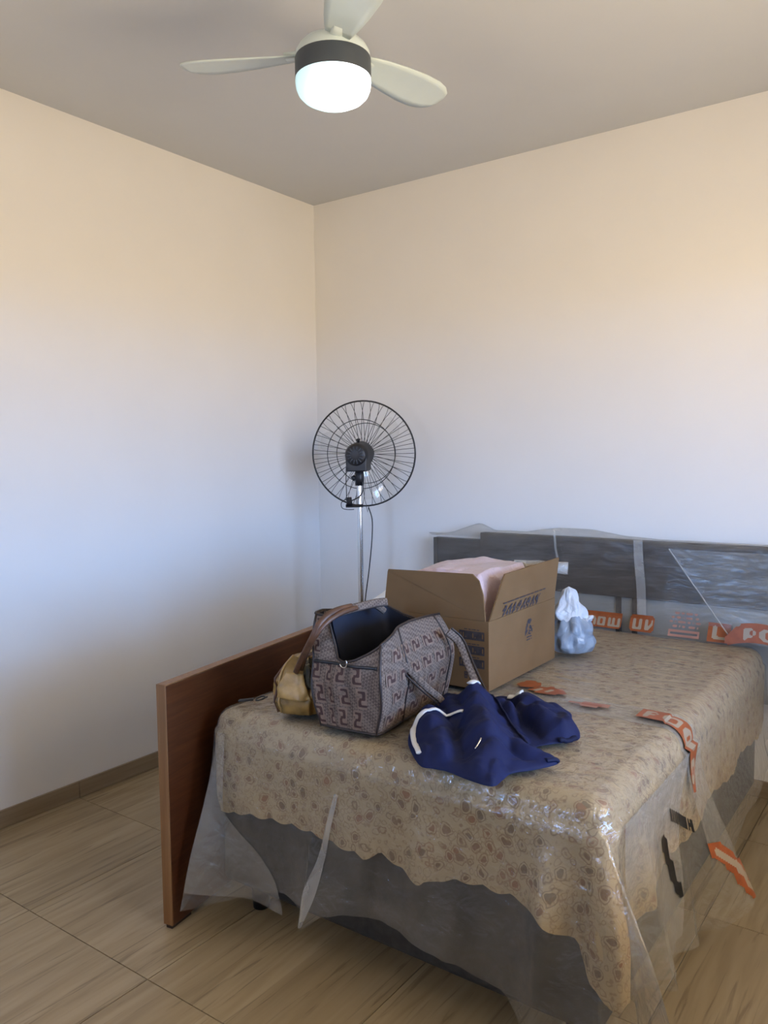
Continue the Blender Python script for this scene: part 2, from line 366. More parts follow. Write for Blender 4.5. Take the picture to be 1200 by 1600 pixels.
# ------------------------------------------------------------------ ceiling fan with lamp
FC = Vector((1.468, -1.630, 0)); FZ = 2.478
cf = thing('ceiling_fan', (FC.x, FC.y, H), 'white three-blade ceiling fan with charcoal band and glowing round lamp', 'ceiling fan')
def at(z): return Vector((FC.x, FC.y, z))
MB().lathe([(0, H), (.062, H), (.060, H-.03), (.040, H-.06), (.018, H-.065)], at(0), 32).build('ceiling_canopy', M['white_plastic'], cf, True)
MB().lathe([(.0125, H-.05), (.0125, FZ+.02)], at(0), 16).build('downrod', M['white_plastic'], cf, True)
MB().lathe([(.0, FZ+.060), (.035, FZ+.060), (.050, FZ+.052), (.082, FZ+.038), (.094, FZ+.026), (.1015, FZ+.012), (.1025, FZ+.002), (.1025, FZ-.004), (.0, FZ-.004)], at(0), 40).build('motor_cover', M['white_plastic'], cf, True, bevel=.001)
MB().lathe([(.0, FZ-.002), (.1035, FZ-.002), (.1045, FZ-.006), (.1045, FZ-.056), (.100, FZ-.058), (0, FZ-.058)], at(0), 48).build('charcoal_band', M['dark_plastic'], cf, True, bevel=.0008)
dome = [(.1035, FZ-.050), (.1042, FZ-.066), (.102, FZ-.082), (.096, FZ-.096), (.084, FZ-.108), (.066, FZ-.117), (.044, FZ-.123), (.02, FZ-.126), (.0005, FZ-.127)]
MB().lathe(dome, at(0), 48).build('glass_lamp', M['lamp'], cf, True)
def blade(az, tilt):
    d = Vector((math.cos(az), math.sin(az), 0)); n = Vector((-math.sin(az), math.cos(az), 0))
    prof = [(.100, .030, .004), (.125, .036, .004), (.17, .045, .003), (.23, .054, .001), (.30, .061, -.002), (.36, .061, -.005), (.40, .052, -.008), (.425, .036, -.010), (.437, .014, -.012)]
    vs = []; fs = []
    for r, hw, sk in prof:
        tw = math.radians(tilt)*(1.0-.35*(r-.13)/.3)
        for k in range(7):
            s = -1+2*k/6; a = s*hw
            a *= 1.12; p = FC + d*r + n*(a*math.cos(tw)-sk) + Vector((0, 0, FZ+.016+a*math.sin(tw)-.10*(a*a)/.06*.6))
            vs.append(p)
    for i in range(len(prof)-1):
        for k in range(6): fs.append((i*7+k, i*7+k+1, (i+1)*7+k+1, (i+1)*7+k))
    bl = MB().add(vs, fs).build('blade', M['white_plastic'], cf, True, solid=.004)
    arm = MB(); 
    arm.tube([FC+d*.080+Vector((0, 0, FZ+.016)), FC+d*.105+Vector((0, 0, FZ+.016)), FC+d*.135+Vector((0, 0, FZ+.017))], [.024, .026, .022], 8, flat=.32, upv=(0, 0, 1))
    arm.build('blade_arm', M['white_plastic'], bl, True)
for az, tl in ((math.radians(205), -15), (math.radians(78), -15), (math.radians(-41), -15)): blade(az, tl)

# ------------------------------------------------------------------ bed
BX0, BX1, BY0, BY1, BZ = 1.085, 2.315, -1.80, -.13, .632
bed = thing('bed', ((BX0+BX1)/2, (BY0+BY1)/2, 0), 'double bed with dark grey base under a floral sheet and plastic film', 'bed')
MB().box((BX0+.02, BY0+.02, .10), (BX1-.02, BY1, .38)).build('base', M['bed_fabric'], bed, bevel=.015)
MB().box((BX0+.015, BY0+.015, .382), (BX1-.015, BY1, BZ-.012)).build('mattress', M['mattress'], bed, bevel=.04)
for x in (BX0+.10, BX1-.10):
    for y in (BY0+.10, BY1-.10):
        MB().lathe([(0, 0), (.025, 0), (.032, .10), (0, .10)], (x, y, 0), 16).build('leg', M['black_plastic'], bed, True)

# generic drape: near side + rounded corner + right side
RC = .055
def rim_path(x0, x1, y0, y1):
    """list of (inner point, normal, tag) from near-left to far right"""
    P = []; n1 = 110
    for i in range(60): P.append((Vector((x0+RC, lerp(y1, y0+RC, i/60), 0)), Vector((-1, 0, 0)), 'l', lerp(y1, y0+RC, i/60)))
    for i in range(12):
        q = math.pi+(math.pi/2)*i/12; P.append((Vector((x0+RC, y0+RC, 0)), Vector((math.cos(q), math.sin(q), 0)), 'k', i/12))
    for i in range(n1+1): P.append((Vector((lerp(x0+RC, x1-RC, i/n1), y0+RC, 0)), Vector((0, -1, 0)), 'n', lerp(x0+RC, x1-RC, i/n1)))
    n2 = 26
    for i in range(1, n2):
        q = -math.pi/2 + (math.pi/2)*i/n2
        P.append((Vector((x1-RC, y0+RC, 0)), Vector((math.cos(q), math.sin(q), 0)), 'c', i/n2))
    n3 = int(110*(y1-y0)/1.2)
    for i in range(n3+1): P.append((Vector((x1-RC, lerp(y0+RC, y1, i/n3), 0)), Vector((1, 0, 0)), 'r', lerp(y0+RC, y1, i/n3)))
    return P
class Drape:
    def __init__(s, x0, x1, y0, y1, z, hem_n, hem_c, hem_r, off, nd=30, hl=.45):
        s.hl = hl
        s.P = rim_path(x0, x1, y0, y1); s.z = z; s.hn, s.hc, s.hr, s.off, s.nd = hem_n, hem_c, hem_r, off, nd
        s.x0, s.x1, s.y0, s.y1 = x0, x1, y0, y1
    def hem(s, k):
        p, n, tg, q = s.P[k]
        if tg == 'l': return s.hl
        if tg == 'k': return lerp(s.hl, s.hn[0][1], q)
        return interp(s.hn, q) if tg == 'n' else interp(s.hc, q) if tg == 'c' else interp(s.hr, q)
    def pt(s, k, d):
        """d: distance from inner rim along cloth"""
        p, n, tg, q = s.P[k]; arc = RC*math.pi/2
        if d <= arc:
            a = d/RC; return Vector((p.x+n.x*RC*math.sin(a), p.y+n.y*RC*math.sin(a), s.z-RC*(1-math.cos(a))))
        e = d-arc; o = s.off(tg, q, e)
        dx, dy = (o if isinstance(o, tuple) else (n.x*o, n.y*o))
        return Vector((p.x+n.x*RC+dx, p.y+n.y*RC+dy, s.z-RC-e))
    def dmax(s, k): return s.z-RC-s.hem(k)+RC*math.pi/2
    def mesh(s, b, top=None, ntx=70, nty=60):
        w = len(s.P); na = 5; arc = RC*math.pi/2
        rows = []
        for j in range(na+s.nd+1):
            for k in range(w):
                dm = s.dmax(k)
                d = arc*j/na if j <= na else arc+(dm-arc)*(j-na)/s.nd
                rows.append(s.pt(k, d))
        fs = [(j*w+k, (j+1)*w+k, (j+1)*w+k+1, j*w+k+1) for j in range(na+s.nd) for k in range(w-1)]
        b.add(rows, fs)
        def tf(u, v):
            x = lerp(s.x0+RC, s.x1-RC, u); y = lerp(s.y0+RC, s.y1, v)
            f = min(1, u*8, (1-u)*8, v*8)
            return Vector((x, y, s.z+(top(x, y)*f if top else 0)))
        b.grid(tf, ntx, nty)
        return b
    def find(s, tg, q):
        best = min((k for k in range(len(s.P)) if s.P[k][2] == tg), key=lambda k: abs(s.P[k][3]-q)); return best

# floral sheet
def scal(q, per=.075, a=.011): return a*abs(math.sin(math.pi*q/per))
hn = []; tabn = [(1.15, .345), (1.20, .350), (1.25, .365), (1.38, .372), (1.55, .374), (1.68, .356), (1.73, .378), (1.86, .345), (1.90, .368), (1.99, .384), (2.10, .390), (2.19, .378), (2.23, .350), (2.26, .325)]
for i in range(160):
    x = lerp(1.15, 2.27, i/159); hn.append((x, interp(tabn, x)-scal(x)))
hc = [(i/30, interp([(0, .32), (.12, .285), (.25, .258), (.5, .235), (.7, .245), (.82, .285), (1, .33)], i/30)-scal(i/30*.25)) for i in range(31)]
hr = [(y, interp([(-1.75, .33), (-1.6, .36), (-1.3, .35), (-.9, .36), (-.1, .36)], y)-scal(y)) for y in [lerp(-1.76, -.1, i/200) for i in range(201)]]
def off_sheet(tg, q, e):
    t = sstep(0, .25, e)
    if tg == 'l': return .004
    if tg == 'k': return lerp(.004, .010, q)
    if tg == 'n':
        f = .012+.006*math.sin(q*21)+.010*math.exp(-((q-1.69)/.03)**2)+.012*math.exp(-((q-1.86)/.035)**2)+.05*math.exp(-((q-2.19)/.035)**2)-.012*math.exp(-((q-2.25)/.02)**2)
        return .006+max(0, f)*t+.012*t*nz(q*9, e*4)*.6
    if tg == 'c':
        f = interp([(0, .004), (.12, .0), (.3, .045), (.5, .085), (.68, .070), (.82, .01), (1, .006)], q)
        return .006+f*t
    f = .010+.010*math.sin(q*15)+.03*math.exp(-((q+1.62)/.05)**2)
    return .006+max(0, f)*t
def top_sheet(x, y): return .0030*nz(x*7, y*7, 3)+.0015*nz(x*20, y*20, 5)
dr_s = Drape(BX0, BX1, BY0, BY1, BZ, hn, hc, hr, off_sheet)
sheet = dr_s.mesh(MB(), top_sheet).build('bed_sheet', M['sheet'], None, True, dedupe=True)
tag(sheet, 'beige floral bed sheet with scalloped hem hanging over the bed sides', 'bed sheet')

# plastic film over the foot half
FZ0 = BZ+.006
tabf = [(1.10, .055), (1.18, .085), (1.30, .140), (1.42, .185), (1.50, .160), (1.525, .135), (1.56, .170), (1.66, .195), (1.79, .215), (1.86, .195), (1.96, .185), (2.03, .170), (2.08, .165), (2.15, .110), (2.27, .03)]
hnf = [(x, interp(tabf, x)+.006*nz(x*25, 2)) for x in [lerp(1.1, 2.28, i/120) for i in range(121)]]
hcf = [(0, .03), (.35, .012), (.5, .012), (.7, .08), (.8, .16), (1, .20)]
hrf = [(y, interp([(-1.76, .20), (-1.6, .17), (-1.45, .16), (-1.25, .13), (-1.1, .20)], y)+.01*nz(y*12, 8)) for y in [lerp(-1.76, -1.1, i/60) for i in range(61)]]
def off_film(tg, q, e):
    t = sstep(0, .55, e)
    if tg == 'l': return .012
    if tg == 'k':
        o = off_film('n', BX0+RC, e); return (lerp(-.012, o[0], q), lerp(0, o[1], q**1.5))
    if tg == 'n':
        lf = sstep(1.30, 1.13, q)
        f = .040+.012*math.sin(q*17+1)+.045*math.exp(-((q-1.525)/.014)**2)+.02*math.exp(-((q-1.40)/.04)**2)*0+.012*nz(q*8, e*5)
        f += .085*lf*0 + .03*math.exp(-((q-2.19)/.05)**2)
        t2 = min(1, e/.55)
        return (-.050*lf*t2, -.085*lf*t2-max(.013+max(0, f)*t, off_sheet('n', q, e)+.009))
    if tg == 'c':
        tt = min(1.0, e/.60)
        sp_ = interp([(0, .0), (.2, .10), (.38, .25), (.44, .295), (.5, .25), (.62, .07), (.8, .03), (1, .0)], q)
        bs = max(.013+.05*t, off_sheet('c', q, e)+.009)
        a = -math.pi/2+math.pi/2*q
        return (math.cos(a)*bs+sp_*tt*.86, math.sin(a)*bs-sp_*tt*.30)
    f = .05+.02*math.sin(q*19)+.045*math.exp(-((q+1.62)/.035)**2)+.06*math.exp(-((q+1.40)/.06)**2)+.15*math.exp(-((q+1.13)/.11)**2)+.012*nz(q*9, e*6, 4)
    return max(.013+max(0, f)*t, off_sheet('r', q, e)+.009)
def top_film(x, y):
    return .0015+.0045*abs(nz(x*5, y*9, 9))+.002*nz(x*17, y*22, 2)
dr_f = Drape(BX0, BX1, BY0, -1.10, FZ0, hnf, hcf, hrf, off_film, 34, hl=.20)
fb = dr_f.mesh(MB(), top_film, 80, 50)
# film also slips down the left side, next to the board
film1 = fb.build('plastic_film', M['film'], None, True, dedupe=True)
tag(film1, 'clear plastic film draped over the foot half of the bed, hanging to the floor', 'plastic film')
def near_fn(xl, xr, z0, z1):
    def fn(u, v):
        z = lerp(z1, z0, v); x = lerp(xl(z), xr(z), u); k = dr_f.find('n', x); e = max(0, dr_f.z-RC-z)
        o = off_film('n', x, e); return Vector((x+o[0], dr_f.y0+o[1]-.004, z))
    return fn
fo = MB().grid(near_fn(lambda z: 1.142, lambda z: interp([(.14, 1.42), (.20, 1.385), (.30, 1.26), (.36, 1.205), (.45, 1.19), (.58, 1.17)], z), .125, .578), 30, 40).build('film_overlap', M['film_milky'], film1, True)
MB().grid(near_fn(lambda z: interp([(.14, 1.506), (.60, 1.618)], z)-.006, lambda z: interp([(.14, 1.524), (.60, 1.618)], z)+.004, .150, .50), 6, 40).build('film_fold', M['film_white'], film1, True)
def right_fn(yl, yr, z0, z1):
    def fn(u, v):
        z = lerp(z1, z0, v); y = lerp(yl(z), yr(z), u); e = max(0, dr_f.z-RC-z); k = dr_f.find('r', y)
        return Vector((dr_f.x1+off_film('r', y, e)+.004, y, z))
    return fn
MB().grid(right_fn(lambda z: -1.735, lambda z: interp([(.2, -1.45), (.4, -1.40), (.58, -1.22)], z), .20, .580), 30, 30).build('film_overlap', M['film_milky'], film1, True)
# head half film
def off_film2(tg, q, e):
    t = sstep(0, .35, e)
    return .013+(.05+.03*math.sin(q*9)+.02*nz(q*6, e*4))*t
hh = [(-1.3, .28), (-1.1, .27), (-.98, .20), (-.85, .10), (-.7, .22), (-.5, .30), (-.1, .30)]
class Drape2(Drape):
    pass
dr_h = Drape(BX0, BX1, BY0, -.135, FZ0+.002, [(0, .6), (5, .6)], [(0, .6), (1, .6)], hh, off_film2, 24)
dr_h.P = [q for q in dr_h.P if q[2] == 'r' and q[3] > -1.24]
dr_h.y0 = -1.24-RC
def top_head(x, y):
    w = .0045*math.sin(y*95+4*nz(x*3, y*5)+x*6)*(.4+nz(x*4, y*7, 1)) + .004*nz(x*6, y*26, 4)
    return .002+w
film2 = dr_h.mesh(MB(), top_head, 60, 110).build('plastic_film', M['film_head'], None, True, dedupe=True)
tag(film2, 'crinkled clear plastic film covering the head half of the bed beside the headboard', 'plastic film')

# printed marks that follow a film
def smooth_rows(rows, up):
    h = len(rows); w_ = max(len(r) for r in rows); rows = [r.ljust(w_) for r in rows]; chars = sorted(set(''.join(rows)))
    out_ = []
    for J in range(h*up):
        line = ''
        for I in range(w_*up):
            y = (J+.5)/up-.5; x = (I+.5)/up-.5; j0, i0 = math.floor(y), math.floor(x); sc_ = {}
            for dj in (0, 1):
                for di in (0, 1):
                    jj, ii = min(h-1, max(0, j0+dj)), min(w_-1, max(0, i0+di)); wt = (y-j0 if dj else 1-y+j0)*(x-i0 if di else 1-x+i0)
                    c_ = rows[jj][ii]; sc_[c_] = sc_.get(c_, 0)+wt
            line += max(sc_, key=lambda c_: sc_[c_]+(.001 if c_ != ' ' else 0))
        out_.append(line)
    return out_
def stamp(name, fn, rows, mats, parent, lift=.0015, up=3):
    """rows: strings, one char per cell; ' ' empty, digits index mats"""
    if up > 1: rows = smooth_rows(rows, up)
    b = MB(); nr = len(rows); ncol = max(len(r) for r in rows); idx = {}
    def V(i, j):
        if (i, j) not in idx:
            e = 1e-3; u, v = i/ncol, j/nr
            p = fn(u, v); du = fn(min(1, u+e), v)-fn(max(0, u-e), v); dv = fn(u, min(1, v+e))-fn(u, max(0, v-e))
            n = du.cross(dv); n = n.normalized() if n.length > 1e-12 else Vector((0, 0, 1))
            if n.dot(Vector((2.9, -3.4, 1.39))-p) < 0: n = -n
            idx[(i, j)] = len(b.v); b.v.append(p+n*lift)
        return idx[(i, j)]
    for j, r in enumerate(rows):
        for i, ch in enumerate(r):
            if ch != ' ':
                b.f.append([V(i, j), V(i+1, j), V(i+1, j+1), V(i, j+1)]); b.m.append(int(ch))
    return b.build(name, mats, parent)
OC = [M['orange'], M['cream'], M['black_ink'], M['red_ink']]
# band of lettering running over the right edge of the foot film
band = ["000000000000000000000000000000",
        "001111000011110011100001111000",
        "001100100110010110110011001100",
        "001111000110010110110011001100",
        "001100000110010110110011111100",
        "001100000011110011100011001100",
        "000000000000000000000000000000"]
def band_fn(u, v):
    v = 1-v
    # u along the band: on the bed top towards the right edge, then down the side
    L = u*.31
    if L < .11:
        x = 2.180+L*.727; y = -1.205+v*.075-u*.01
        return Vector((x, y, FZ0+.006))
    d = (L-.11)
    q = lerp(-1.208, -1.225, (L-.11)/.20)+v*.075*(1+.25*sstep(0, .06, L-.11)-1.0*sstep(.04, .20, L-.11))
    k = dr_f.find('r', max(-1.74, min(-1.101, q)))
    p = dr_f.pt(k, max(0, d)); p.y = q; return p
stamp('orange_lettering', band_fn, band, OC, film1, .004)
def side_fn(y0, y1, z0, z1, sk=0.0, base=None):
    D = base or dr_f
    def fn(u, v):
        y = lerp(y0, y1, u); z = lerp(z0, z1, v)+sk*u
        e = max(0, D.z-RC-z); return Vector((D.x1+off_film('r', y, e), y, z))
    return fn
stamp('barcode', side_fn(-1.42, -1.27, .50, .468, -.085), ["2 2 2 22 2222222222 2 22", "2 2 2 22 2222222222 2222", "2 2 2 22 2222222222 2 22"], OC, film1, .006, 1)
stamp('black_streak', side_fn(-1.50, -1.43, .455, .29), ["22   ", "222  ", "222  ", " 22  ", " 22  ", " 22  ", "  22 ", "  22 ", "  22 ", "  22 ", "   2 ", "   22", "   22", "    2"], OC, film1, .006)
stamp('black_mark', lambda u, v: dr_f.pt(dr_f.find('c', .30), .0).lerp(dr_f.pt(dr_f.find('c', .30), .455+.04*v), 1).lerp(dr_f.pt(dr_f.find('c', .42), .455+.04*v), u), ["2220", "2222", "2222"], [OC[2], OC[2], OC[2]], film1, .003)
stamp('orange_lettering', side_fn(-1.235, -1.11, .345, .20, -.02), ["000     ", "0100    ", "01100   ", " 0110   ", "  01100 ", "  00110 ", "   01100", "   00110", "   00100", "    0110", "    0010", "     000"], OC, film1, .004)
# loose prints on the film's edge, lying on the bed
def top_fn(x0, y0, x1, y1, w, z):
    def fn(u, v):
        dx, dy = x1-x0, y1-y0; L = math.hypot(dx, dy); nx, ny = -dy/L, dx/L
        return Vector((x0+dx*u-nx*w*v, y0+dy*u-ny*w*v, z))
    return fn
ZP = FZ0+.0095
stamp('orange_lettering', top_fn(1.745, -1.06, 1.815, -1.03, .075, ZP), ["   0000  ", " 00000000", "000000000", " 0000000 "], OC, film2, 0)
stamp('orange_lettering', top_fn(1.81, -1.075, 1.93, -1.06, .085, ZP), ["      00      ", "  0000000000  ", " 001100110000 ", "00110011000000", "   00000000   "], OC, film2, 0)
stamp('red_line', top_fn(1.97, -1.16, 2.09, -1.15, .045, ZP), ["    33333333", "333300000033", "    33333   "], OC, film2, 0)

# ------------------------------------------------------------------ headboard
hb = thing('headboard', (1.7, -.05, 0), 'dark brown headboard wrapped in plastic against the back wall', 'headboard')
MB().box((1.065, -.080, .772), (2.75, -.035, 1.018)).build('panel', M['dark_headboard'], hb, bevel=.002)
MB().box((.800, -.070, .62), (1.064, -.030, .982)).build('side_panel', M['dark_headboard'], hb, bevel=.002)
MB().box((.800, -.074, .62), (.822, -.0705, .982)).build('side_trim', M['dark_headboard'], hb)
MB().box((.800, -.065, 0), (.84, -.035, .619)).build('post', M['dark_headboard'], hb)
for x in (1.72, 1.79, 2.60): MB().box((x, -.070, .0), (x+.022, -.038, .771)).build('post', M['dark_headboard'], hb)
MB().box((.825, -.060, .40), (2.74, -.040, .770)).build('shade_panel', M['shade_grey'], hb)  # added sheet, its grey stands for shade behind the film
hump = [(.75, .0), (.80, .0), (.95, .030), (1.05, .040), (1.12, .012), (1.30, .012), (1.45, .035), (1.6, .036), (1.75, .014), (1.9, .006), (2.8, .006)]
def hbf(u, v):
    x = lerp(.785, 2.76, u); h = interp(hump, x); zt = (1.018 if x > 1.066 else lerp(.99, 1.018, sstep(.9, 1.07, x)))+.003+h
    yf = -.092-.012*abs(nz(x*5, v*4)); L = [(0, (-.150, .646)), (.10, (-.118, .70)), (.22, (yf, .775)), (.55, (yf, .9)), (.80, (yf+.002, 1.008)), (.90, (-.066, zt)), (.96, (-.030, zt-.004)), (1, (-.020, .99))]
    y = interp([(a, c[0]) for a, c in L], v); z = interp([(a, c[1]) for a, c in L], v)
    return Vector((x, y+.004*nz(x*12, z*14), z+.003*nz(x*9, 3)))
hfilm = MB().grid(hbf, 150, 40).build('film', M['film_board'], hb, True); hfilm['label'] = 'crinkled clear film wrapped over the headboard'
def strip(u, v):
    z = lerp(.66, 1.026, v); x = lerp(1.853, 1.825, v)+lerp(-.020, .018, u)+.004*nz(z*9, 2); return Vector((x, interp([(.66, -.150), (.70, -.126), (.775, -.112), (1.1, -.108)], z), z))
MB().grid(strip, 4, 20).build('film_fold', M['film_white'], hb, True)
def strip2(u, v):
    z = lerp(.885, 1.045, v); x = lerp(1.472, 1.452, v)+lerp(-.005, .005, u)+.004*nz(z*20, 5); return Vector((x, -.110, z))
MB().grid(strip2, 2, 12).build('film_fold', M['film_white'], hb, True)
def flap(u, v):
    a = Vector((1.955, -.118, .995)); bq = Vector((2.215, -.165, .655)); p = a.lerp(bq, v); q = Vector((2.75, lerp(-.116, -.19, v), lerp(1.0, .655, v)))
    p = p.lerp(q, u); p.y -= .006*abs(nz(p.x*8, p.z*8)); return p
MB().grid(flap, 40, 30).build('film_flap', M['film_board'], hb, True)
MB().tube([flap(0, i/20)+Vector((0, -.001, 0)) for i in range(21)], .0025, 6).build('film_fold', M['film_white'], hb, True)
def hb_print(x0, x1, z0, z1, y=-.150):
    def fn(u, v):
        z = lerp(z1, z0, v); return Vector((lerp(x0, x1, u), interp([(.646, -.158), (.70, -.130), (.775, -.116)], z), z))
    return fn
w1 = ["0000000000000000000000000000000000",
      "0000000000000000000000000000000000",
      "0000000000000000000000000000000000",
      "0101110001111100111111001101100110",
      "0101111011000110110011001101100110",
      "0101001011000110110011001101100110",
      "0101001011000110110011001101100110",
      "0101001011000110111111001111111110",
      " 00000000000000000000000000000000 "]
stamp('orange_lettering', hb_print(1.575, 1.77, .650, .712), w1, OC, hfilm, .001)
w2 = [" 00000000000000 ", "0000000000000000", "0011001100110010", "0011001100110010", "0011001100110110", "0011001100111100", "0011111100111000", " 00000000000000 "]
stamp('orange_lettering', hb_print(1.805, 1.905, .650, .715), w2, OC, hfilm, .001)
w3 = ["   333 33 3333 33  ", "                   ", " 33 333 3 3333  33 ", "                   ", "33 3 33333 33 3 333", "                   ", "  333 3 33  3333 3 ", "                   ", "3333333333333333333", "3                 3", "3333333333333333333"]
stamp('small_red_print', hb_print(1.965, 2.085, .648, .742), w3, OC, hfilm, .001)
def flap_print(u, v):
    x = lerp(2.19, 2.42, u); z = lerp(.728, .655, v)-.10*(u-.35)**2+.03*u; return Vector((x, -.185-.01*v, z))
w4 = ["     0000000000000000", "   000000000000000000", "  0000111000111100000", " 00000110101100110000", "000000110101100110000", "000000111001100110000", "000000100000111100000", " 00000000000000000000"]
stamp('orange_lettering', flap_print, w4, OC, hb, .001)
w5 = ["00000", "01000", "01000", "01000", "01000", "01111", "00000"]
stamp('orange_lettering', hb_print(2.115, 2.20, .645, .715), w5, OC, hfilm, .001)

# ------------------------------------------------------------------ wooden side board
d = Vector((-.163, .987, 0)).normalized(); nr = Vector((d.y, -d.x, 0)); A = Vector((1.027, -1.948, 0)); L = 1.13; th = .034
def prism(p0, p1, off0, off1, z0, z1):
    a = p0+nr*off0; b_ = p1+nr*off0; c_ = p1+nr*off1; e_ = p0+nr*off1
    return [Vector((q.x, q.y, z)) for z in (z0, z1) for q in (a, e_, c_, b_)]
BF = [(0,3,2,1),(4,5,6,7),(0,1,5,4),(1,2,6,5),(2,3,7,6),(3,0,4,7)]
wb = thing('wooden_board', (A.x, A.y, 0), 'tall reddish-brown wooden board standing along the left side of the bed', 'board')
MB().add(prism(A+d*.004, A+d*L, 0, th, .012, .731), BF).build('panel', M['board'], wb, bevel=.0015)
MB().add(prism(A, A+d*.0039, 0, th, .012, .735), BF).build('end_edge_band', M['board_edge'], wb, bevel=.001)
MB().add(prism(A+d*.004, A+d*L, 0, th, .7312, .735), BF).build('top_edge_band', M['board_edge'], wb, bevel=.001)
MB().add(prism(A+d*.005, A+d*.09, .006, th-.006, 0, .0119), BF).build('foot', M['piping'], wb)

# ------------------------------------------------------------------ cardboard box
ZB = .652
bx = thing('cardboard_box', (1.53, -.99, ZB), 'open cardboard carton with raised flaps standing on the bed', 'box')
X0, X1, Y0, Y1, ZT, tk = 1.335, 1.735, -1.242, -.745, .871, .005
MB().box((X0, Y0, ZB), (X1, Y1, ZB+tk)).build('bottom', M['cardboard'], bx)
MB().box((X0, Y0, ZB+tk), (X1, Y0+tk, ZT)).build('front_wall', M['cardboard'], bx)
MB().box((X0, Y1-tk, ZB+tk), (X1, Y1, ZT)).build('back_wall', M['cardboard'], bx)
MB().box((X0, Y0+tk, ZB+tk), (X0+tk, Y1-tk, ZT)).build('left_wall', M['cardboard'], bx)
MB().box((X1-tk, Y0+tk, ZB+tk), (X1, Y1-tk, ZT)).build('right_wall', M['cardboard'], bx)
def slab(name, pts, nrm, mat=None, par=None):
    nrm = Vector(nrm).normalized()*tk; k = len(pts); a = [Vector(p) for p in pts]; c_ = [p+nrm for p in a]
    fs = [tuple(range(k)), tuple(range(2*k-1, k-1, -1))]+[(i, k+i, k+(i+1) % k, (i+1) % k) for i in range(k)]
    return MB().add(a+c_, fs).build(name, mat or M['cardboard'], par or bx, dedupe=True)
slab('front_flap', [(X0+.002, Y0, ZT+.001), (X1-.012, Y0, ZT+.001), (X1-.016, Y0-.006, .955), (X1-.028, Y0-.010, .998), (X1-.050, Y0-.012, 1.018), (X0+.030, Y0-.012, 1.010), (X0+.026, Y0-.010, 1.002)], (0, 1, .07))
slab('right_flap', [(X1, Y0+.008, ZT+.001), (X1, Y1-.002, ZT+.001), (X1+.012, Y1+.010, 1.016), (X1+.006, Y0+.10, 1.008), (X1+.004, Y0+.085, .985)], (-1, 0, 0))
slab('back_flap', [(X0+.004, Y1, ZT+.001), (X1-.02, Y1, ZT+.001), (X1-.03, Y1+.05, .98), (X0+.02, Y1+.05, .98)], (0, -1, .2))
# printed marks on the front wall: two columns of framed blocks
def face_front(x0, x1, z0, z1): return lambda u, v: Vector((lerp(x0, x1, u), Y0, lerp(z1, z0, v)))
blk = ["000000000000000000000", "0 0 0000000 0000000 0", "0 0 0000000 0000000 0", "0 0 0 00000 0 00000 0", "000000000000000000000"]
frm = ["00000000000", "0         0", "0         0", "0         0", "00000000000"]
for cxa, cxb in ((1.630, 1.720), (1.50, 1.590)):
    for z in (.826, .780, .738):
        stamp('printed_block', face_front(cxa, cxb, z-.018, z+.010), blk, [M['ink_brown']], bx, .0006)
        stamp('printed_caption', face_front(cxa+.018, cxb-.018, z+.0135, z+.0165), ["0000 000 00000 000"], [M['ink_brown']], bx, .0006)
stamp('printed_block', face_front(1.648, 1.660, .683, .705), ["000", "0 0", "000", "0 0", "000"], [M['ink_brown']], bx, .0006)
# right wall: a ruled line, a slanting row of characters, an emblem with a caption
def face_right(y0, y1, z0, z1, rise=0.0, slant=0.0):
    def fn(u, v):
        z = lerp(z1, z0, v)+rise*u; return Vector((X1+(.0 if z < ZT+.001 else .012*(z-ZT)/.145), lerp(y0, y1, u)+slant*(1-v), z))
    return fn
stamp('printed_line', face_right(-1.150, -.835, .9125, .9165, .004), ["0000 00000000 00000 00000000 00000 0000 000000 0000 0000"], [M['ink_brown']], bx, .0012)
row = ["  00    00   0    00    00  00    0   0  0 ",
       " 0 0   00   00   0 0   00  0 00  00  00 0  ",
       "0000  0000 000  0000  000 0000  000 0000   ",
       "  0  0  0   00 0  0  0 0  0  0  0 0  0 0   ",
       " 00 000 00 000  00  000 00 00  00 00  00   ",
       " 0   0  0  0    0   0   0   0  0  0   0    "]
stamp('printed_lettering', face_right(-1.160, -.875, .872, .906, .002, .010), row, [M['ink_brown']], bx, .0012)
emb = ["     0000   ",
       "    000000  ",
       "    00000   ",
       "   00 00    ",
       "   00       ",
       "  000  00   ",
       "  00  0000 0",
       "  00   000  ",
       " 0000 0  00 ",
       " 000  00000 ",
       " 00  00   0 ",
       " 0  0 000   ",
       "            ",
       "   0000000  ",
       "            ",
       "   00000 0  "]
stamp('printed_emblem', face_right(-.995, -.925, .760, .832), emb, [M['ink_brown']], bx, .0008)
# pink plastic bag stuffed in the carton
def pinkf(u, v):
    x = lerp(X0+.02, X1-.02, u); y = lerp(Y0+.02, Y1-.02, v)
    e = min(1, 6*u, 6*(1-u))*min(1, 7*v, 6*(1-v)); e = e**.6
    h = .80+.205*e+.014*nz(x*9, y*8)*e+.006*abs(nz(x*19, y*14, 3))*e
    return Vector((x, y, h))
pk = MB().grid(pinkf, 48, 60).build('plastic_bag', M['pink'], None, True, org=(1.535, -.99, .80))
tag(pk, 'pale pink filled plastic bag bulging out of the open carton', 'plastic bag')
def rollf(u, v):
    q = 2*math.pi*u; c0 = Vector((1.60, -.80, .985)).lerp(Vector((1.765, -.70, .975)), v); ax = Vector((.165, .10, -.01)).normalized()
    x = ax.cross(Vector((0, 0, 1))).normalized(); y = x.cross(ax); r = .022*(1+.15*nz(u*6, v*5))
    return c0+x*math.cos(q)*r*.6+y*math.sin(q)*r
pr = MB().grid(rollf, 18, 14, True).build('folded_plastic', M['film_white'], None, True)
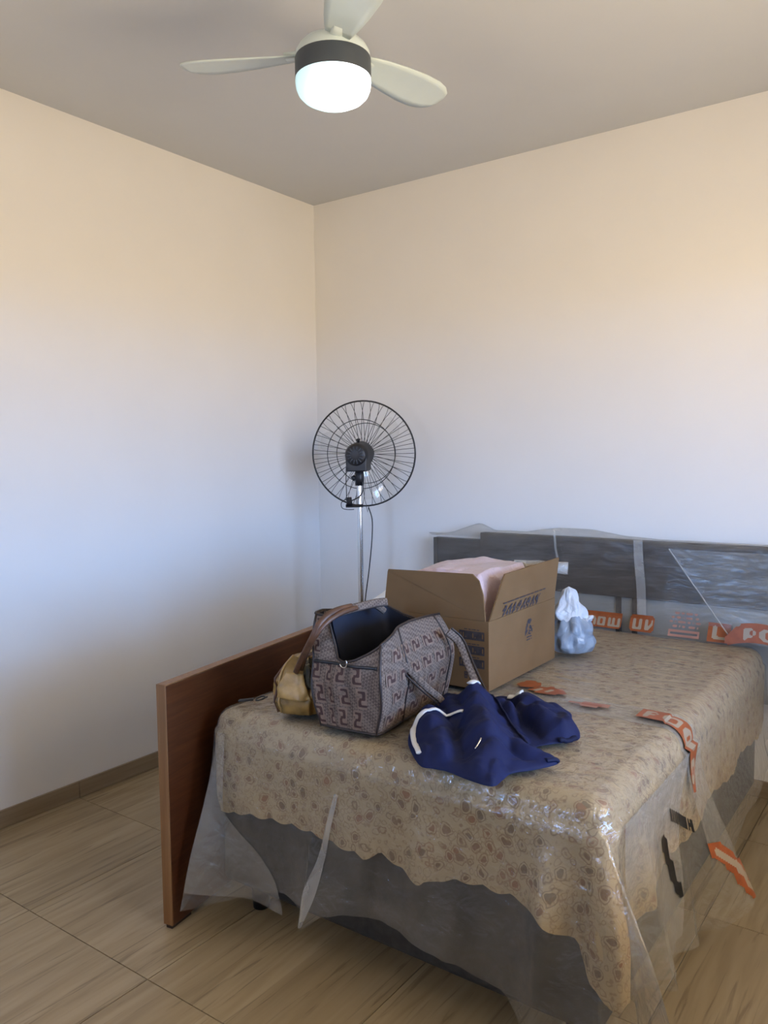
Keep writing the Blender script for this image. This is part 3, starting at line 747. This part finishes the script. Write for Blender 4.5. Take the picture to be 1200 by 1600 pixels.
tag(pr, 'rolled clear plastic end sticking out behind the carton flap', 'plastic wrap')

# ------------------------------------------------------------------ knotted carrier bag behind the carton
cb_ = thing('carrier_bag', (1.752, -.625, ZB), 'knotted blue and white carrier bag standing behind the carton', 'plastic bag')
def blob(c, rx, ry, rz, prof, amp=.1, fr=3.0, n=28, mrows=22, seed=0, fold=0):
    c = Vector(c)
    def fn(u, v):
        q = 2*math.pi*u; r = interp(prof, v); z = v
        d_ = 1+amp*nz(math.cos(q)*fr+seed, math.sin(q)*fr, v*fr)+fold*math.sin(q*9+v*4+seed)*v+fold*.8*math.sin(q*5-v*7)*v
        return c+Vector((rx*r*math.cos(q)*d_, ry*r*math.sin(q)*d_, rz*z))
    return fn
bpf = [(0, .0), (.015, .62), (.06, .80), (.2, .97), (.4, 1.0), (.6, .95), (.8, .78), (.92, .58), (1, .40)]
MB().grid(blob((1.752, -.625, ZB), .080, .086, .150, bpf, .26, 3.4, seed=2, fold=.07), 60, 36, True).build('bag_body', M['bag_blue'], cb_, True)
MB().grid(blob((1.748, -.625, ZB+.132), .034, .034, .030, [(0, .6), (.3, .95), (.6, 1), (1, .5)], .2, 2, seed=5), 18, 8, True).build('knot', M['bag_white'], cb_, True)
ear = [(0, .30), (.15, .62), (.4, 1.0), (.6, .92), (.8, .62), (.93, .42), (1, .0)]
def earf(c0, c1, rx, ry, seed):
    c0, c1 = Vector(c0), Vector(c1)
    def fn(u, v):
        q = 2*math.pi*u; r = interp(ear, v)*(1+.35*nz(math.cos(q)*2.4+seed, math.sin(q)*2.4, v*5)+.16*math.sin(q*6+seed+v*5)*(1-v*.6)); p = c0.lerp(c1, v)
        return p+Vector((.82, .57, 0))*math.cos(q)*rx*r+Vector((-.57, .82, 0))*math.sin(q)*ry*r
    return fn
MB().grid(earf((1.765, -.660, ZB+.060), (1.738, -.625, ZB+.243), .056, .030, 1), 60, 30, True).build('handle_ear', M['bag_white'], cb_, True)
MB().grid(earf((1.762, -.645, ZB+.105), (1.818, -.60, ZB+.140), .032, .024, 7), 40, 18, True).build('handle_ear', M['bag_white'], cb_, True)

# ------------------------------------------------------------------ patterned handbag
hbg = thing('handbag', (1.58, -1.56, ZB), 'large tan canvas handbag with brown key-pattern lying open on the bed', 'handbag')
Bc = Vector((1.565, -1.545, ZB)); ang = math.radians(6)
rimz = [(0, .240), (.2, .258), (.5, .264), (.9, .252), (1.0, .248), (1.25, .226), (1.5, .218), (1.75, .235), (2.0, .262), (2.3, .272), (2.6, .288), (2.85, .302), (3.0, .302), (3.22, .298), (3.30, .25), (3.37, .192), (3.45, .185), (3.62, .195), (3.8, .215), (4.0, .240)]
def rect(t_, a, b_, rr=.022):
    """rounded rectangle outline, t 0..4, starting at the near-right corner and running to the far right"""
    t_ %= 4; k = int(t_); f = t_-k
    cs = [(a, -b_), (a, b_), (-a, b_), (-a, -b_)]
    p, q_ = Vector(cs[k]), Vector(cs[(k+1) % 4]); L_ = (q_-p).length; e = rr/L_
    def on(kk, ff): return Vector(cs[kk % 4]).lerp(Vector(cs[(kk+1) % 4]), ff)
    if f < e:
        pl_ = (Vector(cs[(k-1) % 4])-p).length; s0 = on(k-1, 1-rr/pl_); s2 = on(k, e); w_ = .5+.5*f/e
        return s0*(1-w_)**2+p*2*w_*(1-w_)+s2*w_*w_
    if f > 1-e:
        r_ = Vector(cs[(k+2) % 4]); nl = (r_-q_).length; s0 = on(k, 1-e); s2 = on(k+1, rr/nl); w_ = .5*(f-(1-e))/e
        return s0*(1-w_)**2+q_*2*w_*(1-w_)+s2*w_*w_
    return p.lerp(q_, f)
def ring(t_, hf):
    zt = interp(rimz, t_ % 4); z = zt*hf; zz = z/.27
    a = .096+.026*math.sin(min(1, zz)*math.pi*.75); b_ = .218+.010*math.sin(min(1.1, zz)*math.pi)-.02*max(0, zz-.55)
    p = rect(t_, a, b_)
    ux, uy = p.x/a, p.y/b_
    p.x += .012*nz(uy*2.2, z*9, 1 if ux > 0 else 5)*min(1, zz*2.5)
    p.y += .012*nz(ux*2, z*9, 8 if uy > 0 else 11)*min(1, zz*2.5)
    s_ = max(0, zz-.45)
    if ux > 0: p.x -= (.065*s_+.05*s_*s_)*ux*(1-.45*max(0, -uy))   # right panel sags over the opening
    else: p.x += .030*s_*ux*0+(-.022*s_)
    if uy < 0: p.y += .035*s_*(-uy)
    return Bc+Vector((p.x*math.cos(ang)-p.y*math.sin(ang), p.x*math.sin(ang)+p.y*math.cos(ang), z))
NQ = 96
MB().grid(lambda u, v: ring(u*4, v), NQ, 20, True).build('canvas_body', M['canvas'], hbg, True, solid=-.003)
def lin(u, v):
    p = ring(u*4, lerp(.995, .12, v)); c_ = Vector((Bc.x, Bc.y, p.z)); return p.lerp(c_, .05+.10*v)
lb = MB().grid(lin, 72, 12, True); 
lb.add([lin(i/72, 1) for i in range(72)], [tuple(range(72))]); lb.build('lining', M['navy_lining'], hbg, True)
MB().tube([ring(i*4/NQ, 1.0) for i in range(NQ)], .0035, 6, True).build('rim_piping', M['piping'], hbg, True)
for q in (3.04, 3.97, .30, .88): 
    MB().tube([ring(q, i/14)+(ring(q, i/14)-Vector((Bc.x, Bc.y, ring(q, i/14).z))).normalized()*.001 for i in range(15)], .0032, 6).build('seam_piping', M['piping'], hbg, True)
MB().tube([ring(i*4/NQ, 0.012) for i in range(NQ)], .0035, 6, True).build('base_piping', M['piping'], hbg, True)
two = ["11111 ", "1   11", "    11", " 11111", "11    ", "11   1", "111111"]
motif = ["0000000  ", "0111110  ", "0000110  ", "  00110  ", "0011110  ", "0110000  ", "0110000  ", "0111111  ", "0000000  "]
def rot90(r): 
    h = len(r); w_ = max(len(x) for x in r); r = [x.ljust(w_) for x in r]; return [''.join(r[h-1-j][i] for j in range(h)) for i in range(w_)]
pm = [M['motif_light'], M['motif']]
# arc-length table at mid height
QT = [i*4/720 for i in range(721)]; ST = [0.0]
for a_, b_ in zip(QT, QT[1:]): ST.append(ST[-1]+(ring(b_, .5)-ring(a_, .5)).length)
def q_at(s_):
    lo, hi = 0, 720
    while hi-lo > 1:
        md_ = (lo+hi)//2
        if ST[md_] <= s_: lo = md_
        else: hi = md_
    return lerp(QT[lo], QT[hi], (s_-ST[lo])/(max(1e-9, ST[hi]-ST[lo])))
def motif_at(s_, h, w_, hh_, rows):
    def fn(u, v):
        q = q_at(s_+w_*u); zt = interp(rimz, q % 4); return ring(q, min(1, (h+hh_*(1-v))/zt))
    stamp('printed_motif', fn, rows, pm, hbg, .0016)
S0, S1, S2, S3, S4 = (ST[180*k] for k in range(5))
for i in range(4):
    for j, h in enumerate((.008, .068, .128)):
        s_ = S3+.004+.056*i+(.014 if j % 2 else 0)
        if s_+.036 < S4 and h+.05 < .20: motif_at(s_, h, .040, .056, motif)
for i, h in ((0, .20), (0, .255)): motif_at(S3+.012, h, .028, .040, motif)
mr_ = rot90(motif)
for i in range(6):
    for j, h in enumerate((.012, .066, .122, .176, .226)):
        s_ = S0+.012+.072*i+(.034 if j % 2 else 0)
        if s_+.05 > S1: continue
        if h+.040 < interp(rimz, q_at(s_))-.004: motif_at(s_, h, .056, .042, mr_)
for i in range(2):
    for h in (.10, .17, .23): motif_at(S2+.27+.07*i, h, .032, .044, motif)
# handles
def strap(name, pts, wd, thk, mat, par, n=40, upv=(0, 0, 1)):
    pts = [Vector(p) for p in pts]; out_ = []
    for i in range(n+1):
        tt = i/n*(len(pts)-1); k = min(len(pts)-2, int(tt)); f = tt-k
        p0 = pts[max(0, k-1)]; p1 = pts[k]; p2 = pts[k+1]; p3 = pts[min(len(pts)-1, k+2)]
        out_.append(.5*((2*p1)+(p2-p0)*f+(2*p0-5*p1+4*p2-p3)*f*f+(3*p1-p0-3*p2+p3)*f**3))
    return MB().tube(out_, wd, 8, flat=thk/wd, upv=upv).build(name, mat, par, True)
vdir = Vector((.58, -.81, .25))
h1 = strap('handle', [(1.480, -1.72, ZB+.294), (1.500, -1.67, ZB+.300), (1.512, -1.61, ZB+.304), (1.525, -1.54, ZB+.306), (1.535, -1.50, ZB+.304)], .012, .0035, M['canvas'], hbg, upv=vdir)
strap('handle_edge', [(1.483, -1.725, ZB+.284), (1.503, -1.675, ZB+.290), (1.515, -1.615, ZB+.294), (1.528, -1.545, ZB+.296), (1.538, -1.505, ZB+.294)], .0026, .0026, M['piping'], h1)
strap('handle', [(1.515, -1.535, ZB+.30), (1.505, -1.50, ZB+.285), (1.490, -1.45, ZB+.262)], .010, .003, M['canvas'], hbg, upv=vdir)
h2 = strap('handle', [(1.690, -1.410, ZB+.215), (1.715, -1.385, ZB+.18), (1.755, -1.40, ZB+.12), (1.800, -1.425, ZB+.070), (1.835, -1.45, ZB+.045)], .013, .0035, M['canvas'], hbg, upv=vdir)
strap('handle_edge', [(1.697, -1.402, ZB+.226), (1.724, -1.378, ZB+.190), (1.765, -1.393, ZB+.130), (1.810, -1.418, ZB+.080), (1.845, -1.444, ZB+.056)], .003, .003, M['piping'], h2)
h3 = strap('handle', [(1.688, -1.655, ZB+.178), (1.702, -1.630, ZB+.150), (1.722, -1.585, ZB+.100), (1.738, -1.535, ZB+.055), (1.745, -1.50, ZB+.012)], .010, .0035, M['canvas'], hbg, upv=vdir)
strap('handle_edge', [(1.684, -1.665, ZB+.170), (1.698, -1.642, ZB+.140), (1.719, -1.597, ZB+.090), (1.735, -1.547, ZB+.045), (1.743, -1.512, ZB+.006)], .0028, .0028, M['piping'], h3)
MB().tube([Vector((1.592, -1.778, ZB+.190))+Vector((.012*math.cos(q), -.004, .013*math.sin(q))) for q in [math.radians(200+i*20) for i in range(11)]], .0016, 6).build('zipper_ring', M['steel'], hbg, True)
MB().tube([ring(q, min(1, .183/interp(rimz, q)))+Vector((0, -.002, -.003)) for q in [3.08+.04*k for k in range(22)]], .0045, 6).build('zipper', M['black_plastic'], hbg, True)

# ------------------------------------------------------------------ gold bag
gb = thing('small_bag', (1.36, -1.66, ZB), 'small crumpled gold-brown bag with brown straps left of the patterned handbag', 'handbag')
Gc = Vector((1.355, -1.668, ZB)); ga = math.radians(14)
def gring(q, h):
    a = math.radians(q); n_ = .45
    cx = math.copysign(abs(math.cos(a))**n_, math.cos(a)); cy = math.copysign(abs(math.sin(a))**n_, math.sin(a))
    zz = h; wx = interp([(0, .060), (.15, .068), (.5, .066), (.8, .054), (1, .030)], zz); wy = interp([(0, .075), (.2, .084), (.6, .080), (.85, .060), (1, .030)], zz)
    k = 1+.18*nz(math.cos(a)*2.8, math.sin(a)*2.8, zz*4)+.03*nz(math.cos(a)*7, math.sin(a)*7, zz*8)
    x, y = wx*cx*k, wy*cy*k
    return Gc+Vector((x*math.cos(ga)-y*math.sin(ga), x*math.sin(ga)+y*math.cos(ga), .155*zz+.012*nz(math.cos(a)*2, 4, zz)*zz))
g_ = MB().grid(lambda u, v: gring(u*360, v), 60, 24, True); g_.add([gring(i*6, 1) for i in range(60)], [tuple(range(60))])
g_.build('body', M['gold'], gb, True)
def gpatch(q0, q1, h0, h1, lift, tri=0.0):
    def fn(u, v):
        hq = lerp(h1, h0, v); w0 = lerp(q0, q1, .5); qq = lerp(q0, q1, u); qq = w0+(qq-w0)*(1-tri*(1-v)); p = gring(qq, hq)
        c_ = Vector((Gc.x, Gc.y, p.z)); return p+(p-c_).normalized()*(lift+.005*nz(u*3, v*3, 8))
    return fn
MB().grid(gpatch(245, 305, .32, .80, .012, .7), 14, 14).build('side_flap', M['gold_light'], gb, True, solid=.002)
MB().grid(gpatch(285, 345, .50, .97, .006), 14, 10).build('camouflage_patch', M['camo'], gb, True, solid=.002)
MB().tube([gring(246, i/14) + (gring(246, i/14)-Gc).normalized()*.002 for i in range(15)], .0045, 6).build('seam', M['gold_light'], gb, True)
MB().tube([gring(228, i/14) + (gring(228, i/14)-Gc).normalized()*.002 for i in range(15)], .004, 6).build('seam', M['strap_brown'], gb, True)
strap('strap', [(1.384, -1.74, .775), (1.444, -1.775, .838), (1.500, -1.800, .900), (1.518, -1.785, .943), (1.526, -1.735, .966), (1.529, -1.66, .968)], .0085, .004, M['strap_brown'], gb, upv=vdir)
strap('strap', [(1.400, -1.735, .785), (1.456, -1.775, .845), (1.508, -1.798, .903), (1.528, -1.775, .940), (1.538, -1.72, .960), (1.540, -1.65, .964)], .007, .004, M['strap_brown'], gb, upv=vdir)
strap('strap', [(1.345, -1.70, ZB+.148), (1.372, -1.695, ZB+.165), (1.41, -1.685, ZB+.180), (1.44, -1.68, ZB+.178)], .004, .003, M['gold_light'], gb, upv=vdir)
strap('strap', [(1.340, -1.70, ZB+.143), (1.370, -1.69, ZB+.156), (1.405, -1.685, ZB+.168), (1.44, -1.68, ZB+.166)], .004, .003, M['strap_brown'], gb, upv=vdir)

# black strap end beside the board
bs_ = thing('black_strap', (1.175, -1.745, ZB), 'thin black strap with a small buckle lying by the wooden board', 'strap')
strap('webbing', [(1.158, -1.745, ZB+.004), (1.176, -1.738, ZB+.007), (1.194, -1.722, ZB+.008)], .009, .004, M['black_plastic'], bs_)
MB().tube([Vector((1.208, -1.706, ZB+.009))+Vector((.010*math.cos(q)+.006*math.sin(q), .012*math.sin(q), .004*math.sin(q))) for q in [i*math.pi/6 for i in range(12)]], .0022, 6, True).build('buckle', M['black_plastic'], bs_, True)
strap('webbing_end', [(1.208, -1.700, ZB+.006), (1.220, -1.688, ZB+.012)], .0055, .002, M['black_plastic'], bs_)

# ------------------------------------------------------------------ white paper and floral cloth behind the handbag
def paperf(u, v):
    lo_ = Vector((1.12, -1.08, ZB+.012)).lerp(Vector((1.31, -1.10, ZB+.012)), u); hi_ = Vector((1.06, -.995, .812)).lerp(Vector((1.19, -.985, .900)), u)
    p = lo_.lerp(hi_, v); p.y += .012*nz(u*4, v*4); return p
pf_ = MB().grid(paperf, 16, 12)
tag(pf_.build('paper_sheet', M['paper'], None, True, solid=.002), 'creased white paper sheet sticking up left of the carton', 'paper')
ff = MB().grid(blob((1.285, -1.13, ZB), .034, .034, .255, [(0, .0), (.02, .9), (.4, 1), (.7, .8), (.9, .6), (1, 0)], .3, 3, seed=4), 22, 20, True)
tag(ff.build('floral_cloth', M['red_floral'], None, True), 'bunched red and cream floral cloth between handbag and carton', 'cloth')

# ------------------------------------------------------------------ blue jacket
outline = [(1.742,-1.694),(1.790,-1.770),(1.882,-1.861),(1.92,-1.862),(1.958,-1.858),(2.02,-1.872),(2.082,-1.874),(2.086,-1.83),(2.086,-1.785),(2.12,-1.735),(2.150,-1.673),(2.125,-1.650),(2.085,-1.628),(2.062,-1.598),(2.085,-1.560),(2.127,-1.500),(2.110,-1.440),(2.060,-1.367),(2.03,-1.31),(1.960,-1.265),(1.90,-1.275),(1.825,-1.30),(1.78,-1.335),(1.735,-1.355),(1.700,-1.42),(1.690,-1.50),(1.702,-1.601)]
def inside(x, y):
    c_ = False; n_ = len(outline)
    for i in range(n_):
        (xa_, ya_), (xb_, yb_) = outline[i], outline[(i+1) % n_]
        if (ya_ > y) != (yb_ > y) and x < (xb_-xa_)*(y-ya_)/(yb_-ya_)+xa_: c_ = not c_
    return c_
def segd(px, py, a, b_):
    ax_, ay_ = a; bx_, by_ = b_; dx, dy = bx_-ax_, by_-ay_; t_ = max(0, min(1, ((px-ax_)*dx+(py-ay_)*dy)/(dx*dx+dy*dy)))
    return math.hypot(px-ax_-dx*t_, py-ay_-dy*t_), t_
def edge_d(x, y): return min(segd(x, y, outline[i], outline[(i+1) % len(outline)])[0] for i in range(len(outline)))
ridges = [((1.80, -1.46), (1.98, -1.70), .070, .080, .070), ((1.98, -1.70), (2.06, -1.85), .060, .068, .018), ((1.90, -1.43), (2.09, -1.49), .06, .050, .046),
          ((1.95, -1.68), (2.13, -1.675), .045, .040, .020), ((1.76, -1.62), (1.90, -1.80), .07, .055, .035), ((1.74, -1.48), (1.84, -1.60), .06, .05, .045), ((1.90, -1.33), (2.06, -1.42), .06, .04, .03)]
def jz(x, y):
    e = edge_d(x, y); h = .010
    for a, b_, wd, ha, hb_ in ridges:
        dd, tt = segd(x, y, a, b_); h = max(h, lerp(ha, hb_, tt)*math.exp(-(dd/wd)**2*1.6))
    h += .016*abs(nz(x*13+y*8, y*8-x*6, 2))*1.6+.004*nz(x*40, y*40)
    h -= .040*math.exp(-(segd(x, y, (1.86, -1.36), (2.06, -1.585))[0]/.014)**2)
    return ZB+.004+max(.004, h)*min(1, (e/.030)**.6+.10)
jo = []
for i in range(len(outline)):
    p0, p1, p2, p3 = (Vector(outline[(i+k) % len(outline)]) for k in (-1, 0, 1, 2))
    for k in range(8):
        f = k/8; jo.append(.5*((2*p1)+(p2-p0)*f+(2*p0-5*p1+4*p2-p3)*f*f+(3*p1-p0-3*p2+p3)*f**3))
outline = [(p.x, p.y) for p in jo[::2]]
jc = Vector((1.93, -1.57)); jb = MB(); nj = len(jo); nrj = 56
for r_ in range(nrj+1):
    f = 1-(1-r_/nrj)**1.4
    for p in jo:
        q = jc.lerp(p, max(.002, f)); jb.v.append(Vector((q.x, q.y, ZB+.003 if r_ == nrj else jz(q.x, q.y))))
for r_ in range(nrj):
    for k in range(nj): jb.f.append([r_*nj+k, r_*nj+(k+1) % nj, (r_+1)*nj+(k+1) % nj, (r_+1)*nj+k]); jb.m.append(0)
jk = thing('jacket', (1.92, -1.58, ZB), 'crumpled royal blue tracksuit jacket with white trim on the bed', 'jacket')
jb.build('jacket_body', M['jacket'], jk, True)
def on_j(pts, n=30):
    out_ = []
    pts = [Vector((*p, 0)) for p in pts]
    for i in range(n+1):
        tt = i/n*(len(pts)-1); k = min(len(pts)-2, int(tt)); f = tt-k; p0 = pts[max(0, k-1)]; p1 = pts[k]; p2 = pts[k+1]; p3 = pts[min(len(pts)-1, k+2)]
        q = .5*((2*p1)+(p2-p0)*f+(2*p0-5*p1+4*p2-p3)*f*f+(3*p1-p0-3*p2+p3)*f**3)
        out_.append(Vector((q.x, q.y, jz(q.x, q.y) if inside(q.x, q.y) else ZB+.012)))
    return out_
MB().tube([p+Vector((0, 0, .002)) for p in on_j([(1.850, -1.600), (1.800, -1.620), (1.765, -1.660), (1.765, -1.705), (1.800, -1.760), (1.868, -1.838)])], .0085, 8, flat=.35, upv=(0, 0, 1)).build('white_trim', M['white_fabric'], jk, True)
MB().tube([p+Vector((0, 0, .002)) for p in on_j([(1.800, -1.475), (1.806, -1.440)], 6)], .012, 8, flat=.3, upv=(0, 0, 1)).build('white_trim', M['white_fabric'], jk, True)
MB().tube([p+Vector((0, 0, .002)) for p in on_j([(1.845, -1.325), (1.885, -1.318)], 8)], .016, 8, flat=.3, upv=(0, 0, 1)).build('white_trim', M['white_fabric'], jk, True)
MB().tube([p+Vector((0, 0, .002)) for p in on_j([(1.815, -1.40), (1.90, -1.47), (1.98, -1.55), (2.050, -1.625)])], .0035, 6).build('zipper', M['jacket_dark'], jk, True)
MB().tube(on_j([(2.098, -1.545), (2.128, -1.505)], 8), .009, 8, flat=.7, upv=(0, 0, 1)).build('cuff', M['jacket_dark'], jk, True)
MB().tube(on_j([(2.130, -1.695), (2.148, -1.668)], 8), .008, 8, flat=.7, upv=(0, 0, 1)).build('cuff', M['jacket_dark'], jk, True)
MB().tube(on_j([(1.985, -1.775), (1.988, -1.750)], 4), .0025, 6).build('zip_pull', M['steel'], jk, True)

# ------------------------------------------------------------------ pedestal fan
PF = Vector((.556, -.35, 0))
pf = thing('pedestal_fan', PF, 'black wire-cage pedestal fan on a chrome pole in the corner, seen from behind', 'fan')
MB().lathe([(0, 0), (.20, 0), (.205, .012), (.19, .024), (.06, .040), (.03, .06), (.02, .075), (0, .075)], PF, 40).build('base', M['black_plastic'], pf, True)
MB().lathe([(.0135, .05), (.0135, 1.262)], PF, 20).build('pole', M['chrome'], pf, True)
view = Vector((-.610, .792, 0)); rv = Vector((.792, .610, 0))
axd = (view*math.cos(math.radians(13))+rv*math.sin(math.radians(13))+Vector((0, 0, .04))).normalized()    # blowing towards the corner
su = Vector((0, 0, 1)); sx_ = axd.cross(su).normalized(); sy_ = sx_.cross(axd).normalized()
HC = PF+Vector((0, 0, 1.394)); Cg = HC+axd*.095                                   # cage plane centre
def pol(r, q, a): return Cg+axd*a+(sx_*math.cos(q)+sy_*math.sin(q))*r
RCG = .258
MB().tube([pol(RCG, 2*math.pi*i/72, 0) for i in range(72)], .0042, 8, True).build('cage_ring', M['black_wire'], pf, True)
def guard(sign, name, ring_r):
    b = MB(); n = 33
    for i in range(n):
        q = 2*math.pi*(i+(.5 if sign > 0 else 0))/n
        pts = [pol(.040, q, sign*.052), pol(.10, q, sign*.056), pol(.165, q, sign*.055), pol(.215, q, sign*.044), pol(.245, q, sign*.022), pol(RCG, q, 0)]
        b.tube(pts, .0013, 5)
    for r_, a_ in ring_r: b.tube([pol(r_, 2*math.pi*i/60, sign*a_) for i in range(60)], .0019, 6, True)
    return b.build(name, M['black_wire'], pf, True)
guard(-1, 'rear_guard', [(.168, .056), (.040, .052)])
guard(1, 'front_guard', [(.150, .057), (.042, .052)])
MB().lathe([(0, .050), (.042, .050), (.042, .056), (0, .058)], Cg, 28, axd).build('front_badge', M['black_plastic'], pf, True)
for k in range(3):
    q0 = 2*math.pi*k/3+.5
    def bf(u, v):
        r = lerp(.035, .225, v); wq = lerp(.55, .42, v)*math.sin(math.pi*min(1, .25+v*.62)); q = q0+lerp(-wq, wq, u)+.25*v
        return pol(r, q, lerp(-.022, .022, u))
    MB().grid(bf, 10, 12).build('blade', M['clear'], pf, True)
MB().lathe([(0, -.025), (.032, -.025), (.032, .03), (.02, .035), (0, .035)], Cg, 24, axd).build('blade_hub', M['black_plastic'], pf, True)
# motor housing: rounded can with a squared lower skirt
mh = MB(); mh.lathe([(0, -.178), (.030, -.178), (.046, -.172), (.055, -.158), (.057, -.140), (.060, -.075), (.064, -.052), (0, -.052)], Cg, 40, axd)
mh.build('motor_housing', M['black_plastic'], pf, True, bevel=.001)
lo = []
for a_ in (-.165, -.060):
    for sx2, z_ in ((-.052, -.005), (.052, -.005), (.050, -.078), (-.050, -.078)): lo.append(Cg+axd*a_+sx_*sx2+sy_*z_)
MB().add(lo, [(0,1,2,3),(4,7,6,5),(0,4,5,1),(1,5,6,2),(2,6,7,3),(3,7,4,0)]).build('gear_housing', M['black_plastic'], pf, bevel=.006)
for i in range(14):
    q = 2*math.pi*i/14
    b = MB(); b.tube([Cg+axd*(-.1775)+(sx_*math.cos(q)+sy_*math.sin(q))*.022, Cg+axd*(-.1745)+(sx_*math.cos(q)+sy_*math.sin(q))*.042], .0028, 6)
    b.build('vent_rib', M['dark_plastic'], pf, True)
MB().lathe([(0, 0), (.006, 0), (.006, .012), (.010, .014), (.010, .020), (0, .021)], Cg+axd*-.105+sy_*.056, 12, sy_).build('oscillation_knob', M['black_plastic'], pf, True)
nk = MB(); nk.tube([PF+Vector((0, 0, 1.245)), PF+Vector((0, 0, 1.285)), HC+Vector((0, 0, -.062))], [.021, .023, .018], 14); nk.build('neck', M['black_plastic'], pf, True)
MB().tube([PF+Vector((0, 0, 1.272))-rv*.022, PF+Vector((0, 0, 1.292))-rv*.034], .011, 10).build('tilt_knob', M['black_plastic'], pf, True)
# speed control box hung on the pole, and the loops of flex
nb = -view
MB().box((-.001, -.001, -.001), (.001, .001, .001))
cbx = MB(); cl = PF+Vector((0, 0, 1.148))
cbx.tube([cl-rv*.068+nb*.012, cl+rv*.016+nb*.012], .014, 4, flat=.55, upv=(0, 0, 1)); cbx.build('pole_clip', M['black_plastic'], pf)
MB().tube([cl-rv*.050+Vector((0, 0, .005))+nb*.016, cl-rv*.052+Vector((0, 0, .042))+nb*.016], [.015, .013], 10).build('speed_switch', M['black_plastic'], pf, True)
def flex(name, pts, r=.003):
    pts = [Vector(p) for p in pts]; out_ = []; n = 36
    for i in range(n+1):
        tt = i/n*(len(pts)-1); k = min(len(pts)-2, int(tt)); f = tt-k; p0 = pts[max(0, k-1)]; p1 = pts[k]; p2 = pts[k+1]; p3 = pts[min(len(pts)-1, k+2)]
        out_.append(.5*((2*p1)+(p2-p0)*f+(2*p0-5*p1+4*p2-p3)*f*f+(3*p1-p0-3*p2+p3)*f**3))
    return MB().tube(out_, r, 6).build(name, M['black_wire'], pf, True)
def pp(a, z, b_=.03): return PF+rv*a+nb*b_+Vector((0, 0, z))
flex('power_cord', [pp(.014, 1.262), pp(.016, 1.225), pp(.0, 1.195), pp(-.03, 1.178), pp(-.05, 1.172)])
flex('power_cord', [pp(-.062, 1.335, .07), pp(-.064, 1.27, .06), pp(-.063, 1.20), pp(-.066, 1.175)], .002)
flex('power_cord', [pp(-.066, 1.182), pp(-.088, 1.165), pp(-.085, 1.140), pp(-.06, 1.132), pp(-.028, 1.132)], .002)
flex('power_cord', [pp(.041, 1.142), pp(.058, 1.08), pp(.055, .98), pp(.040, .84), pp(.018, .68), pp(.008, .5), pp(.016, .1), pp(.06, .03, .06)], .0028)
MB().tube([pp(.030, 1.150), pp(.036, 1.118), pp(.044, 1.150)], .0018, 6).build('tag_loop', M['black_wire'], pf, True)
